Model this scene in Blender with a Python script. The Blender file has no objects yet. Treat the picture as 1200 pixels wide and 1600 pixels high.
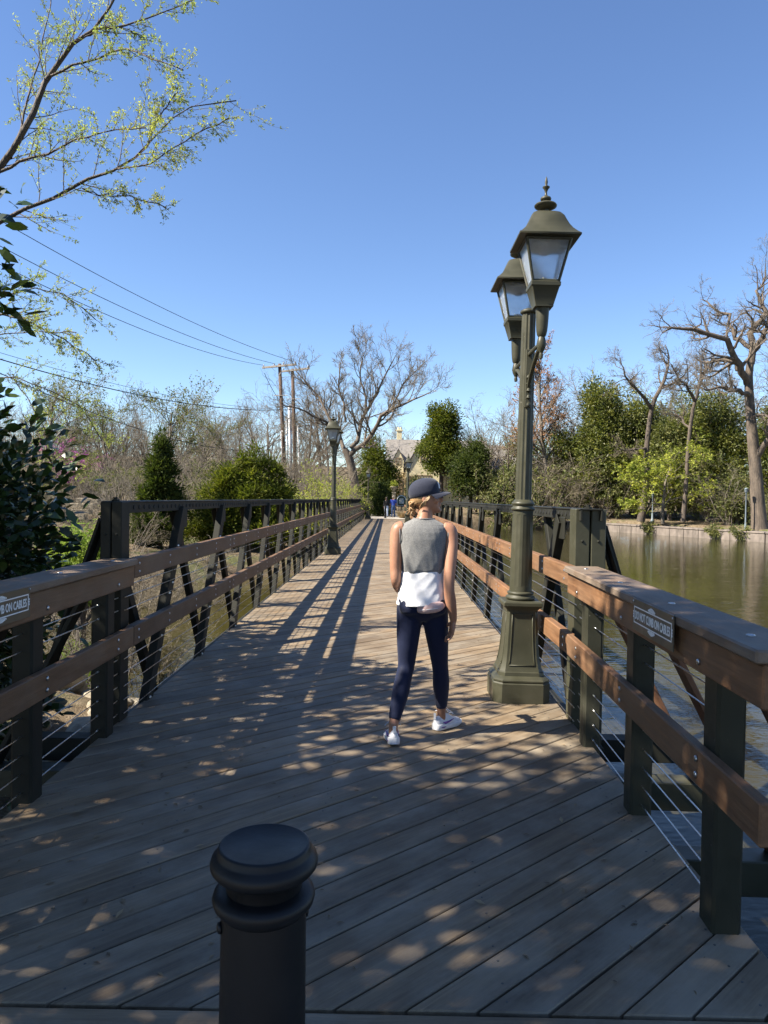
import bpy, bmesh, math, random
import numpy as np
from mathutils import Matrix, Vector, Euler
R = math.radians
sc = bpy.context.scene
C = sc.collection
# ------------------------------------------------------------------ camera
CAM_H, FPX, ROLL = 1.58, 1130.0, 0.0165
cam_d = bpy.data.cameras.new('camera')
cam = bpy.data.objects.new('camera', cam_d); C.objects.link(cam)
cam_d.sensor_fit = 'VERTICAL'; cam_d.sensor_height = 24.0; cam_d.sensor_width = 18.0
cam_d.lens = 24.0 * FPX / 1600.0
cam_d.clip_start = 0.05; cam_d.clip_end = 4000
cam.matrix_world = (Matrix.Translation((0, 0, CAM_H)) @ Matrix.Rotation(6.0 / FPX, 4, 'Z')
                    @ Matrix.Rotation(math.pi / 2 - 21.0 / FPX, 4, 'X') @ Matrix.Rotation(ROLL, 4, 'Z'))
sc.camera = cam
# ------------------------------------------------------------------ sky and sun
SUN = Vector((-1.0, -0.29, 1.0)).normalized()          # towards the sun
sun_el = math.asin(SUN.z); sun_az = math.atan2(SUN.x, SUN.y)
world = bpy.data.worlds.new('World'); sc.world = world; world.use_nodes = True
wn = world.node_tree.nodes; wl = world.node_tree.links
sky = wn.new('ShaderNodeTexSky'); sky.sky_type = 'NISHITA'; sky.sun_disc = False
sky.sun_elevation = sun_el; sky.sun_rotation = sun_az % (2 * math.pi)
sky.altitude = 100; sky.air_density = 1.0; sky.dust_density = 0.0; sky.ozone_density = 4.0
hs = wn.new('ShaderNodeHueSaturation'); hs.inputs['Saturation'].default_value = 1.06; hs.inputs['Hue'].default_value = 0.506
wl.new(sky.outputs[0], hs.inputs['Color']); wl.new(hs.outputs[0], wn['Background'].inputs[0]); wn['Background'].inputs[1].default_value = 0.066
sd = bpy.data.lights.new('sun', 'SUN'); sd.energy = 5.0; sd.angle = R(0.53); sd.color = (1.0, 0.92, 0.79)
so = bpy.data.objects.new('sun', sd); C.objects.link(so)
so.rotation_euler = SUN.to_track_quat('Z', 'Y').to_euler(); so.location = SUN * 60
vs = sc.view_settings
vs.view_transform = 'Standard'; vs.look = 'None'; vs.exposure = 1.68; vs.gamma = 1.0; vs.use_curve_mapping = False
sc.cycles.max_bounces = 6; sc.cycles.diffuse_bounces = 3; sc.cycles.adaptive_threshold = 0.02; sc.cycles.transparent_max_bounces = 12
sc.cycles.use_denoising = True

def at(px, py, Y):
    """point of the place seen at photograph pixel (px, py) when it stands Y metres ahead"""
    dx, dy = px - 606.0, py - 779.0
    return Vector(((dx + ROLL * dy) / FPX * Y, Y, CAM_H - (dy - ROLL * dx) / FPX * Y))
# ------------------------------------------------------------------ helpers
def tag(o, label=None, cat=None, group=None, kind=None):
    if label: o['label'] = label
    if cat: o['category'] = cat
    if group: o['group'] = group
    if kind: o['kind'] = kind
    return o
def empty(name, loc=(0, 0, 0), rz=0.0, parent=None):
    o = bpy.data.objects.new(name, None); C.objects.link(o)
    o.location = loc; o.rotation_euler = (0, 0, rz); o.empty_display_size = 0.1
    if parent: o.parent = parent
    return o
def link(name, me, parent=None, mat=None, loc=None, rot=None):
    o = bpy.data.objects.new(name, me); C.objects.link(o)
    if mat is not None and len(me.materials) == 0: me.materials.append(mat)
    if parent: o.parent = parent
    if loc is not None: o.location = loc
    if rot is not None: o.rotation_euler = rot
    return o
def copy_tree(o, parent=None):
    c = o.copy(); C.objects.link(c); c.parent = parent
    for ch in list(o.children): copy_tree(ch, c)
    return c
def np_mesh(name, V, quads=None, tris=None, smooth=True):
    me = bpy.data.meshes.new(name)
    V = np.asarray(V, dtype=np.float32).reshape(-1, 3)
    q = np.zeros((0, 4), np.int32) if quads is None else np.asarray(quads, np.int32).reshape(-1, 4)
    t = np.zeros((0, 3), np.int32) if tris is None else np.asarray(tris, np.int32).reshape(-1, 3)
    me.vertices.add(len(V)); me.vertices.foreach_set('co', V.ravel())
    me.loops.add(q.size + t.size)
    me.loops.foreach_set('vertex_index', np.concatenate([q.ravel(), t.ravel()]))
    me.polygons.add(len(q) + len(t))
    st = np.concatenate([np.arange(len(q)) * 4, q.size + np.arange(len(t)) * 3]).astype(np.int32)
    me.polygons.foreach_set('loop_start', st)
    me.polygons.foreach_set('use_smooth', np.full(len(q) + len(t), smooth, dtype=bool))
    me.update(calc_edges=True); me.validate()
    return me

class MB:
    """collects shapes; build() links them as one mesh object"""
    def __init__(s): s.V, s.F, s.n = [], [], 0
    def add(s, V, F, M=None):
        V = np.asarray(V, float).reshape(-1, 3)
        if M is not None:
            M = np.array(M); V = V @ M[:3, :3].T + M[:3, 3]
        s.V.append(V); s.F += [tuple(i + s.n for i in f) for f in F]; s.n += len(V); return s
    def box(s, c, size, ch=0.004, M=None):
        hx, hy, hz = [v / 2 for v in size]; k = min(ch, hx * .9, hy * .9, hz * .9)
        V, idx = [], {}
        for sx in (-1, 1):
            for sy in (-1, 1):
                for sz in (-1, 1):
                    for a in range(3):
                        p = [sx * (hx - k), sy * (hy - k), sz * (hz - k)]
                        p[a] = (sx * hx, sy * hy, sz * hz)[a]
                        idx[(sx, sy, sz, a)] = len(V); V.append([p[0] + c[0], p[1] + c[1], p[2] + c[2]])
        F = []
        def key(a, sa, b, sb, c_, sc_, f):
            t = [0, 0, 0]; t[a] = sa; t[b] = sb; t[c_] = sc_; return idx[(t[0], t[1], t[2], f)]
        for a in range(3):
            b, c2 = (a + 1) % 3, (a + 2) % 3
            for sa in (-1, 1):
                q = [key(a, sa, b, sb, c2, sc_, a) for sb, sc_ in ((-1, -1), (1, -1), (1, 1), (-1, 1))]
                F.append(q if sa > 0 else q[::-1])
            for sb in (-1, 1):
                for sc_ in (-1, 1):
                    q = [key(a, -1, b, sb, c2, sc_, b), key(a, 1, b, sb, c2, sc_, b), key(a, 1, b, sb, c2, sc_, c2), key(a, -1, b, sb, c2, sc_, c2)]
                    F.append(q if sb * sc_ > 0 else q[::-1])
        for sx in (-1, 1):
            for sy in (-1, 1):
                for sz in (-1, 1):
                    q = [idx[(sx, sy, sz, a)] for a in range(3)]
                    F.append(q if sx * sy * sz > 0 else q[::-1])
        return s.add(V, F, M)
    def bar(s, p, q, w, d, up=(0, 0, 1), ch=0.003):
        """box from p to q, w wide across (up x dir), d deep along the other"""
        p, q = Vector(p), Vector(q); z = (q - p); L = z.length; z.normalize()
        x = Vector(up).cross(z); x = x.normalized() if x.length > 1e-5 else Vector((1, 0, 0)); y = z.cross(x)
        M = Matrix((x, y, z)).transposed().to_4x4(); M.translation = (p + q) / 2
        return s.box((0, 0, 0), (w, d, L), ch, M)
    def tube(s, pts, rad, n=8, cap=True):
        P = [Vector(p) for p in pts]; r = rad if hasattr(rad, '__len__') else [rad] * len(P)
        V, F = [], []; x = None
        for i, p in enumerate(P):
            t = (P[min(i + 1, len(P) - 1)] - P[max(i - 1, 0)]).normalized()
            if x is None: x = t.orthogonal().normalized()
            x = (x - t * x.dot(t)).normalized(); y = t.cross(x)
            V += [p + (x * math.cos(2 * math.pi * k / n) + y * math.sin(2 * math.pi * k / n)) * r[i] for k in range(n)]
        for i in range(len(P) - 1):
            for k in range(n):
                a, b = i * n + k, i * n + (k + 1) % n; F.append((a, b, b + n, a + n))
        if cap: F += [tuple(range(n))[::-1], tuple(range((len(P) - 1) * n, len(P) * n))]
        return s.add([list(v) for v in V], F)
    def loft(s, rings, cap=True, M=None):
        n = len(rings[0]); V = [p for r_ in rings for p in r_]; F = []
        for i in range(len(rings) - 1):
            for k in range(n):
                a, b = i * n + k, i * n + (k + 1) % n; F.append((a, b, b + n, a + n))
        if cap: F += [tuple(range(n))[::-1], tuple(range((len(rings) - 1) * n, len(rings) * n))]
        return s.add(V, F, M)
    def lathe(s, prof, n=24, c=(0, 0, 0), fn=None, M=None):
        rings = []
        for r_, z in prof:
            rings.append([[c[0] + r_ * (fn(a) if fn else 1) * math.cos(a), c[1] + r_ * (fn(a) if fn else 1) * math.sin(a), c[2] + z]
                          for a in [2 * math.pi * k / n for k in range(n)]])
        return s.loft(rings, True, M)
    def sqloft(s, prof, c=(0, 0, 0), chf=0.12, M=None):
        """prof: (half width, z); a square with chamfered corners (chf of the half width)"""
        rings = []
        for e in prof:
            h, z = e[0], e[1]; k = h * (e[2] if len(e) > 2 else chf)
            pts = [(h, -h + k), (h, h - k), (h - k, h), (-h + k, h), (-h, h - k), (-h, -h + k), (-h + k, -h), (h - k, -h)]
            rings.append([[c[0] + x, c[1] + y, c[2] + z] for x, y in pts])
        return s.loft(rings, True, M)
    def mesh(s, name, smooth=False, angle=None):
        me = bpy.data.meshes.new(name)
        V = np.concatenate(s.V) if s.V else np.zeros((0, 3))
        me.from_pydata([tuple(v) for v in V], [], s.F); me.update()
        if smooth:
            me.polygons.foreach_set('use_smooth', np.ones(len(me.polygons), bool))
            if angle: me.set_sharp_from_angle(angle=R(angle))
        return me
    def build(s, name, mat, parent=None, smooth=False, angle=None, loc=None, rot=None):
        return link(name, s.mesh(name, smooth, angle), parent, mat, loc, rot)

# ------------------------------------------------------------------ materials
def new_mat(name):
    m = bpy.data.materials.new(name); m.use_nodes = True
    nt = m.node_tree; return m, nt, nt.nodes['Principled BSDF']
def nd(nt, typ, **kw):
    n = nt.nodes.new(typ)
    for k, v in kw.items():
        if k in n.inputs: n.inputs[k].default_value = v
        else: setattr(n, k, v)
    return n
def ramp(nt, fac, stops):
    r = nt.nodes.new('ShaderNodeValToRGB'); e = r.color_ramp.elements
    while len(e) < len(stops): e.new(0.5)
    for i, (p, c) in enumerate(stops):
        e[i].position = p; e[i].color = (c[0], c[1], c[2], 1) if hasattr(c, '__len__') else (c, c, c, 1)
    nt.links.new(fac, r.inputs[0]); return r.outputs[0]
def mixc(nt, fac, a, b, mode='MIX'):
    m = nt.nodes.new('ShaderNodeMix'); m.data_type = 'RGBA'; m.blend_type = mode
    for sock, v in ((m.inputs[0], fac), (m.inputs[6], a), (m.inputs[7], b)):
        if hasattr(v, 'is_linked') or hasattr(v, 'links'): nt.links.new(v, sock)
        else: sock.default_value = v if not hasattr(v, '__len__') else (v[0], v[1], v[2], 1)
    return m.outputs[2]
def coords(nt, kind='Object', scale=(1, 1, 1), rnd=0.0, obj=None):
    tc = nt.nodes.new('ShaderNodeTexCoord'); mp = nt.nodes.new('ShaderNodeMapping')
    mp.inputs['Scale'].default_value = scale
    src = tc.outputs[kind]
    if rnd:
        oi = nt.nodes.new('ShaderNodeObjectInfo'); vm = nt.nodes.new('ShaderNodeVectorMath'); vm.operation = 'ADD'
        ml = nt.nodes.new('ShaderNodeMath'); ml.operation = 'MULTIPLY'; ml.inputs[1].default_value = rnd
        nt.links.new(oi.outputs['Random'], ml.inputs[0]); nt.links.new(src, vm.inputs[0]); nt.links.new(ml.outputs[0], vm.inputs[1])
        src = vm.outputs[0]
    nt.links.new(src, mp.inputs[0]); return mp.outputs[0]
def noise(nt, vec, scale=5.0, detail=4.0, rough=0.55, dist=0.0):
    n = nd(nt, 'ShaderNodeTexNoise'); n.inputs['Scale'].default_value = scale; n.inputs['Detail'].default_value = detail
    n.inputs['Roughness'].default_value = rough; n.inputs['Distortion'].default_value = dist
    nt.links.new(vec, n.inputs['Vector']); return n.outputs['Fac']
def bump(nt, bs, h, strength=0.3, dist=0.01):
    b = nt.nodes.new('ShaderNodeBump'); b.inputs['Strength'].default_value = strength; b.inputs['Distance'].default_value = dist
    nt.links.new(h, b.inputs['Height']); nt.links.new(b.outputs[0], bs.inputs['Normal']); return b

def mat_var(name, c1, c2, rough=0.7, scale=6.0, bscale=None, bstr=0.25, bdist=0.01, kind='Object', spec=0.5, metal=0.0, rnd=0.0, stretch=(1, 1, 1), rrange=0.12, island=False):
    """two-tone noise colour, rough surface with bump"""
    m, nt, bs = new_mat(name)
    v = coords(nt, kind, stretch, rnd); f = noise(nt, v, scale, 5)
    col = ramp(nt, f, [(0.3, c1), (0.7, c2)])
    if island:
        g = nt.nodes.new('ShaderNodeNewGeometry')
        col = mixc(nt, 1.0, col, ramp(nt, g.outputs['Random Per Island'], [(0, 0.75), (1, 1.25)]), 'MULTIPLY')
    nt.links.new(col, bs.inputs['Base Color'])
    rr = ramp(nt, f, [(0.25, max(0, rough - rrange)), (0.75, min(1, rough + rrange))]); nt.links.new(rr, bs.inputs['Roughness'])
    bs.inputs['Specular IOR Level'].default_value = spec; bs.inputs['Metallic'].default_value = metal
    if bstr: bump(nt, bs, noise(nt, v, bscale or scale * 6, 4), bstr, bdist)
    return m
def mat_leaf(name, dark, light, trans=0.35, rough=0.5, spec=0.4, tcol=None, clump=0.9):
    """leaf: colour varies from leaf to leaf, some light passes through"""
    m, nt, bs = new_mat(name)
    g = nt.nodes.new('ShaderNodeNewGeometry')
    col = ramp(nt, g.outputs['Random Per Island'], [(0.0, dark), (0.55, [(a + b) / 2 for a, b in zip(dark, light)]), (1.0, light)])
    v = coords(nt, 'Object'); col = mixc(nt, 0.85, col, ramp(nt, noise(nt, v, clump, 3, 0.6), [(0.3, (0.55, 0.66, 0.6)), (0.5, (1.0, 1.0, 1.0)), (0.7, (1.5, 1.3, 0.95))]), 'MULTIPLY')
    nt.links.new(col, bs.inputs['Base Color']); bs.inputs['Roughness'].default_value = rough
    bs.inputs['Specular IOR Level'].default_value = spec
    tr = nt.nodes.new('ShaderNodeBsdfTranslucent')
    tc = mixc(nt, 1.0, col, tcol or (1.25, 1.35, 0.6), 'MULTIPLY'); nt.links.new(tc, tr.inputs[0])
    mx = nt.nodes.new('ShaderNodeMixShader'); mx.inputs[0].default_value = trans
    nt.links.new(bs.outputs[0], mx.inputs[1]); nt.links.new(tr.outputs[0], mx.inputs[2])
    nt.links.new(mx.outputs[0], nt.nodes['Material Output'].inputs[0])
    return m
def mat_wood(name, dark, mid, light, rnd=30.0, rough=0.62, weather=None, wamt=0.5, grain=1.0, world_stain=True):
    """boards whose grain runs along the object's X axis, each board different"""
    m, nt, bs = new_mat(name)
    v = coords(nt, 'Object', (0.55, 9.0 * grain, 9.0 * grain), rnd)
    f1 = noise(nt, v, 3.0, 8, 0.62, 0.6); v2 = coords(nt, 'Object', (2.0, 60 * grain, 60 * grain), rnd); f2 = noise(nt, v2, 2.2, 5, 0.7)
    col = ramp(nt, f1, [(0.25, dark), (0.52, mid), (0.78, light)])
    col = mixc(nt, 0.5, col, ramp(nt, f2, [(0.25, 0.35), (0.6, 1.0), (0.8, 1.2)]), 'MULTIPLY')
    oi = nt.nodes.new('ShaderNodeObjectInfo')
    col = mixc(nt, 1.0, col, ramp(nt, oi.outputs['Random'], [(0.0, (0.7, 0.72, 0.76)), (0.35, (1.0, 0.98, 0.95)), (0.7, (0.9, 0.88, 0.86)), (1.0, (1.2, 1.12, 1.0))]), 'MULTIPLY')
    if weather is not None:
        w = coords(nt, 'Object', (1.2, 2.2, 2.2), rnd * 1.7); fw = noise(nt, w, 1.6, 6, 0.65)
        col = mixc(nt, ramp(nt, fw, [(0.42, 0.0), (0.68, wamt)]), col, weather)
    gp = nt.nodes.new('ShaderNodeNewGeometry'); fs = noise(nt, gp.outputs['Position'], 1.1, 5, 0.6)
    col = mixc(nt, 0.8, col, ramp(nt, fs, [(0.3, (0.72, 0.70, 0.68)), (0.5, (1.0, 1.0, 1.0)), (0.72, (1.2, 1.17, 1.12))]), 'MULTIPLY')
    nt.links.new(col, bs.inputs['Base Color'])
    nt.links.new(ramp(nt, f1, [(0.2, rough - 0.14), (0.8, rough + 0.15)]), bs.inputs['Roughness'])
    bs.inputs['Specular IOR Level'].default_value = 0.35
    bump(nt, bs, f2, 0.35, 0.004)
    return m

M = {}
M['deck'] = mat_wood('deck_wood', (0.102, 0.074, 0.046), (0.180, 0.134, 0.084), (0.29, 0.220, 0.140), weather=(0.255, 0.218, 0.164), wamt=0.7)
M['rail'] = mat_wood('rail_wood', (0.095, 0.046, 0.022), (0.175, 0.090, 0.043), (0.26, 0.143, 0.073), weather=(0.20, 0.142, 0.092), wamt=0.3)
M['rail_grey'] = mat_wood('rail_wood_weathered', (0.088, 0.047, 0.023), (0.150, 0.085, 0.045), (0.215, 0.130, 0.074), weather=(0.178, 0.130, 0.090), wamt=0.5)
M['cap'] = mat_wood('cap_wood', (0.10, 0.066, 0.044), (0.175, 0.122, 0.084), (0.26, 0.19, 0.135), weather=(0.22, 0.19, 0.155), wamt=0.6)
def mat_paint(name, c1, c2, rough, chips, dust, spec=0.32):
    """painted cast metal: uneven sheen, dust, small chips and droppings"""
    m, nt, bs = new_mat(name); v = coords(nt, 'Object')
    col = ramp(nt, noise(nt, v, 3.0, 6, 0.65), [(0.3, c1), (0.7, c2)])
    col = mixc(nt, ramp(nt, noise(nt, v, 1.7, 6, 0.7), [(0.5, 0.0), (0.75, 0.45)]), col, dust)
    col = mixc(nt, ramp(nt, noise(nt, v, 34, 3, 0.5), [(0.73, 0.0), (0.76, 0.8)]), col, chips)
    nt.links.new(col, bs.inputs['Base Color'])
    nt.links.new(ramp(nt, noise(nt, v, 6, 5, 0.6), [(0.3, rough - 0.13), (0.7, rough + 0.16)]), bs.inputs['Roughness'])
    bs.inputs['Specular IOR Level'].default_value = spec; bump(nt, bs, noise(nt, v, 70, 4, 0.6), 0.12, 0.003); return m
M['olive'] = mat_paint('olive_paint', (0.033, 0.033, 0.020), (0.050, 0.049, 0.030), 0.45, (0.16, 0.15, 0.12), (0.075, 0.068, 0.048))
M['steel_paint'] = mat_var('dark_olive_steel', (0.013, 0.0133, 0.0105), (0.024, 0.024, 0.018), 0.58, 4.0, 90, 0.08, 0.002, spec=0.18)  # truss steel; on the left posts its dark tone stands for shaded olive
M['black_paint'] = mat_paint('black_paint', (0.0035, 0.0038, 0.0045), (0.0065, 0.0067, 0.0078), 0.46, (0.03, 0.03, 0.03), (0.012, 0.012, 0.013), 0.30)
M['stainless'] = mat_var('stainless', (0.42, 0.42, 0.42), (0.55, 0.55, 0.55), 0.32, 30, 200, 0.05, 0.001, metal=1.0)
M['rust'] = mat_var('rusty_plate', (0.10, 0.045, 0.022), (0.19, 0.085, 0.04), 0.75, 9.0, 60, 0.3, 0.004)
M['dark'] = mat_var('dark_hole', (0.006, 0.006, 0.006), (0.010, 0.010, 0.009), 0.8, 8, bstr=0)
M['white_paint'] = mat_var('white_print', (0.70, 0.70, 0.68), (0.82, 0.82, 0.80), 0.5, 40, bstr=0)
M['sign_brown'] = mat_var('sign_plate', (0.050, 0.044, 0.028), (0.066, 0.058, 0.037), 0.4, 10, bstr=0)
M['bark'] = mat_var('bark_brown', (0.045, 0.034, 0.025), (0.145, 0.112, 0.083), 0.85, 3.0, 14, 0.9, 0.05, kind='Object', stretch=(1.5, 1.5, 0.35))
M['bark_grey'] = mat_var('bark_grey', (0.075, 0.062, 0.048), (0.20, 0.17, 0.133), 0.85, 3.0, 14, 0.9, 0.05, stretch=(1.5, 1.5, 0.35))
M['bark_dark'] = mat_var('bark_dark', (0.035, 0.027, 0.021), (0.12, 0.092, 0.07), 0.85, 3.0, 14, 0.9, 0.05, stretch=(1.5, 1.5, 0.35))
M['twig'] = mat_var('twig_tan', (0.092, 0.074, 0.045), (0.185, 0.150, 0.100), 0.8, 0.9, bstr=0, kind='Object')
M['twig_grey'] = mat_var('twig_grey', (0.092, 0.077, 0.057), (0.175, 0.150, 0.114), 0.8, 0.9, bstr=0)
M['twig_dark'] = mat_var('twig_dark', (0.085, 0.064, 0.046), (0.16, 0.124, 0.093), 0.8, 0.9, bstr=0)
M['twig_red'] = mat_var('twig_red', (0.20, 0.118, 0.078), (0.30, 0.19, 0.13), 0.8, 0.9, bstr=0)
M['stone'] = mat_var('limestone', (0.15, 0.125, 0.085), (0.36, 0.31, 0.225), 0.85, 2.5, 18, 0.6, 0.03)
# ------------------------------------------------------------------ setting: ground, pond, creek
def sstep(x, a, b):
    t = np.clip((x - a) / (b - a), 0, 1); return t * t * (3 - 2 * t)
def poly_dist(X, Y, poly):
    """signed distance, positive inside"""
    P = np.array(poly, float); n = len(P); d = np.full(X.shape, 1e9); ins = np.zeros(X.shape, bool)
    for i in range(n):
        a, b = P[i], P[(i + 1) % n]; e = b - a; L2 = (e ** 2).sum()
        t = np.clip(((X - a[0]) * e[0] + (Y - a[1]) * e[1]) / L2, 0, 1)
        d = np.minimum(d, np.hypot(X - a[0] - t * e[0], Y - a[1] - t * e[1]))
        c = (a[1] > Y) != (b[1] > Y)
        with np.errstate(divide='ignore', invalid='ignore'):
            xi = (b[0] - a[0]) * (Y - a[1]) / (b[1] - a[1] if b[1] != a[1] else 1e-9) + a[0]
        ins ^= c & (X < xi)
    return np.where(ins, d, -d)
POND_Z, CREEK_Z = -1.2, -1.9
POND = [(-1.0, 3.0), (1.0, 2.0), (2.2, -3), (10, -9), (40, -12), (75, 8), (60, 28), (40, 42), (28, 53.6), (18, 76), (13, 74), (4, 69), (2.7, 57.5), (-1.0, 56)]
CREEK = [(-1.0, 11.5), (-4.3, 12.3), (-8, 15.5), (-9.5, 23), (-7.5, 28), (-3.5, 32), (-1.0, 36)]
def vnoise(X, Y, s, seed):
    r = np.random.RandomState(seed); G = r.rand(64, 64)
    x, y = X / s, Y / s; i, j = np.floor(x).astype(int), np.floor(y).astype(int); u, v = x - i, y - j
    u, v = u * u * (3 - 2 * u), v * v * (3 - 2 * v); g = lambda a, b: G[a % 64, b % 64]
    return (g(i, j) * (1 - u) + g(i + 1, j) * u) * (1 - v) + (g(i, j + 1) * (1 - u) + g(i + 1, j + 1) * u) * v - 0.5
def land_h(X, Y):
    X = np.asarray(X, float); Y = np.asarray(Y, float)
    low = -1.45 + 0.07 * np.clip(-X - 4, 0, 45) + 0.02 * np.clip(Y - 14, 0, 40)
    far = 0.0 + 0.012 * np.clip(Y - 60, 0, 200) + 0.05 * np.clip(-X - 12, 0, 40)
    left = low + (far - low) * sstep(Y, 42, 56)
    near = -0.12 - 0.35 * np.clip(np.abs(X) - 2.2, 0, 3.5)
    left = near + (left - near) * sstep(Y, 2.0, 5.5)
    right = -0.46 + 0.018 * np.clip(Y - 56, 0, 80) + 0.02 * np.clip(X - 25, 0, 60)
    h = left + (right - left) * sstep(X, 0.5, 7)
    corridor = sstep(Y, 55, 57) * (1 - sstep(np.abs(X), 2.5, 5.0))
    h = h + (np.maximum(-0.06, 0.0) - h) * corridor * (1 - sstep(Y, 75, 95))
    am = 1 - np.exp(-np.maximum(np.abs(X) - 2.2, 0) * 0.8)
    am = am * np.where(X > 1.0, sstep(-poly_dist(X, Y, POND), 0.3, 9.0), 1.0)
    h = h + 11.0 * sstep(Y, 112, 270) + 6.0 * sstep(-X, 70, 160)
    h = h + am * (0.35 * vnoise(X, Y, 3.1, 1) + 0.22 * vnoise(X, Y, 1.1, 2) + 0.9 * vnoise(X, Y, 17, 3))
    return h
def ground_h(X, Y):
    X = np.asarray(X, float); Y = np.asarray(Y, float)
    h = land_h(X, Y)
    dp = poly_dist(X, Y, POND); dc = poly_dist(X, Y, CREEK)
    h = h + (-3.0 - h) * np.where(X > 3.5, sstep(dp, -1.35, -0.35), sstep(dp, -0.05, 1.2))
    h = np.where((dc > -2.5), h + (-2.7 - h) * sstep(dc, -2.5, 1.2), h)
    return h
def gz(x, y): return float(ground_h(np.array([x]), np.array([y]))[0])
def axis(*seg):
    a = [np.arange(s, e, st) for s, e, st in seg]; return np.concatenate(a)
gx = axis((-900, -100, 80), (-100, -40, 4), (-40, -14, 1.0), (-14, 8, 0.35), (8, 45, 1.0), (45, 110, 5), (110, 950, 80))
gy = axis((-300, -20, 40), (-20, -2, 2), (-2, 40, 0.45), (40, 82, 0.8), (82, 140, 3), (140, 1500, 90))
GX, GY = np.meshgrid(gx, gy); GZ = ground_h(GX, GY)
nx, ny = len(gx), len(gy); ii = np.arange(nx * ny).reshape(ny, nx)
q = np.stack([ii[:-1, :-1], ii[:-1, 1:], ii[1:, 1:], ii[1:, :-1]], -1).reshape(-1, 4)
mg, nt, bs = new_mat('leaf_litter_ground')
v = coords(nt, 'Object')
f = noise(nt, v, 0.35, 6, 0.6); f2 = noise(nt, v, 4.0, 6, 0.7); f3 = noise(nt, v, 38.0, 3, 0.7)
c = ramp(nt, f2, [(0.3, (0.085, 0.062, 0.038)), (0.5, (0.155, 0.118, 0.076)), (0.7, (0.24, 0.19, 0.132))])
g_ = ramp(nt, f2, [(0.3, (0.045, 0.06, 0.02)), (0.7, (0.13, 0.15, 0.055))])
c = mixc(nt, ramp(nt, f, [(0.52, 0.0), (0.62, 0.75)]), c, g_)
c = mixc(nt, 0.6, c, ramp(nt, f3, [(0.3, 0.45), (0.7, 1.35)]), 'MULTIPLY')
nt.links.new(c, bs.inputs['Base Color']); bs.inputs['Roughness'].default_value = 0.95; bs.inputs['Specular IOR Level'].default_value = 0.1
bump(nt, bs, f3, 0.8, 0.06)
tag(link('ground', np_mesh('ground', np.stack([GX, GY, GZ], -1), q), None, mg), kind='structure')

def water_mat(name, deep, rough, sc_, strength, stretch=(1, 1, 1)):
    m, nt, bs = new_mat(name)
    v = coords(nt, 'Object', stretch)
    a = noise(nt, v, sc_, 3, 0.55, 0.6); b = noise(nt, v, sc_ * 4.3, 2, 0.5, 0.3); big = noise(nt, v, 0.12, 3)
    mm = nt.nodes.new('ShaderNodeMath'); mm.operation = 'MULTIPLY_ADD'; mm.inputs[1].default_value = 0.25
    nt.links.new(b, mm.inputs[0]); nt.links.new(a, mm.inputs[2])
    col = ramp(nt, big, [(0.35, deep), (0.65, [c_ * 1.35 for c_ in deep])])
    nt.links.new(col, bs.inputs['Base Color']); bs.inputs['Roughness'].default_value = rough
    bs.inputs['IOR'].default_value = 1.33; bs.inputs['Specular IOR Level'].default_value = 0.5
    bump(nt, bs, mm.outputs[0], strength, 0.06)
    return m
M['pond'] = water_mat('pond_water', (0.027, 0.024, 0.011), 0.06, 1.1, 0.26, (1, 1.9, 1))
M['creek'] = water_mat('creek_water', (0.036, 0.031, 0.010), 0.05, 2.0, 0.18)
def flat_poly(name, poly, z, mat, kind='structure'):
    me = bpy.data.meshes.new(name); me.from_pydata([(x, y, z) for x, y in poly], [], [tuple(range(len(poly)))]); me.update()
    return tag(link(name, me, None, mat), kind=kind)
flat_poly('pond_water', [(-1.1, 1.0), (2.0, -14), (80, -16), (80, 80), (-1.1, 80)], POND_Z, M['pond'])
flat_poly('creek_water', [(-14, 8), (-1.1, 8), (-1.1, 42), (-14, 42)], CREEK_Z, M['creek'])
mb = MB(); mb.box((-1.15, 30, -2.0), (0.5, 58, 1.75), 0.03)
tag(mb.build('dam_wall', M['stone']), 'low stone weir wall running under the bridge', 'weir')
# path beyond the far end of the bridge and under the camera
M['concrete'] = mat_var('pale_concrete', (0.26, 0.23, 0.19), (0.36, 0.325, 0.275), 0.9, 1.2, 40, 0.2, 0.01)
flat_poly('path', [(-1.7, 55.9), (1.4, 55.9), (2.2, 80), (2.4, 100), (-0.8, 100), (-1.6, 80)], 0.02, M['concrete'])
flat_poly('path', [(-4, -8), (4, -8), (2.6, 1.6), (-2.6, 1.6)], -0.03, M['concrete'])
# far bank retaining wall: coping and panels are pieces of it
WALL = [(40, 42), (28, 53.6), (18, 76), (13.4, 74.2)]
wr = tag(empty('retaining_wall', (28, 53.6, POND_Z)), 'long pale stone retaining wall along the far bank of the pond', 'wall')
M['wallstone'] = mat_var('bank_wall_stone', (0.085, 0.070, 0.058), (0.20, 0.166, 0.140), 0.9, 1.6, 20, 0.5, 0.02, rnd=20, stretch=(1.6, 1.6, 0.7))
for (a, b) in zip(WALL[:-1], WALL[1:]):
    a, b = Vector((*a, 0)), Vector((*b, 0)); L = (b - a).length; n = max(1, round(L / 1.55)); d = (b - a) / n
    ang = math.atan2(d.y, d.x)
    m1 = MB(); m1.box((0, -0.60, 0), (d.length - 0.03, 1.5, 0.95), 0.03); me1 = m1.mesh('panel')
    m2 = MB(); m2.box((0, -0.60, 0), (d.length - 0.015, 1.62, 0.13), 0.025); me2 = m2.mesh('coping')
    for k in range(n):
        p = a + d * (k + 0.5)
        for nm, me, z in (('panel', me1, POND_Z + 0.16), ('coping', me2, POND_Z + 0.16 + 0.475 + 0.067)):
            o = link(nm, me, wr, M['wallstone']); o.location = (p.x - 28, p.y - 53.6, z - POND_Z + random.Random(k).uniform(-.008, .008)); o.rotation_euler = (0, 0, ang)
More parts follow.
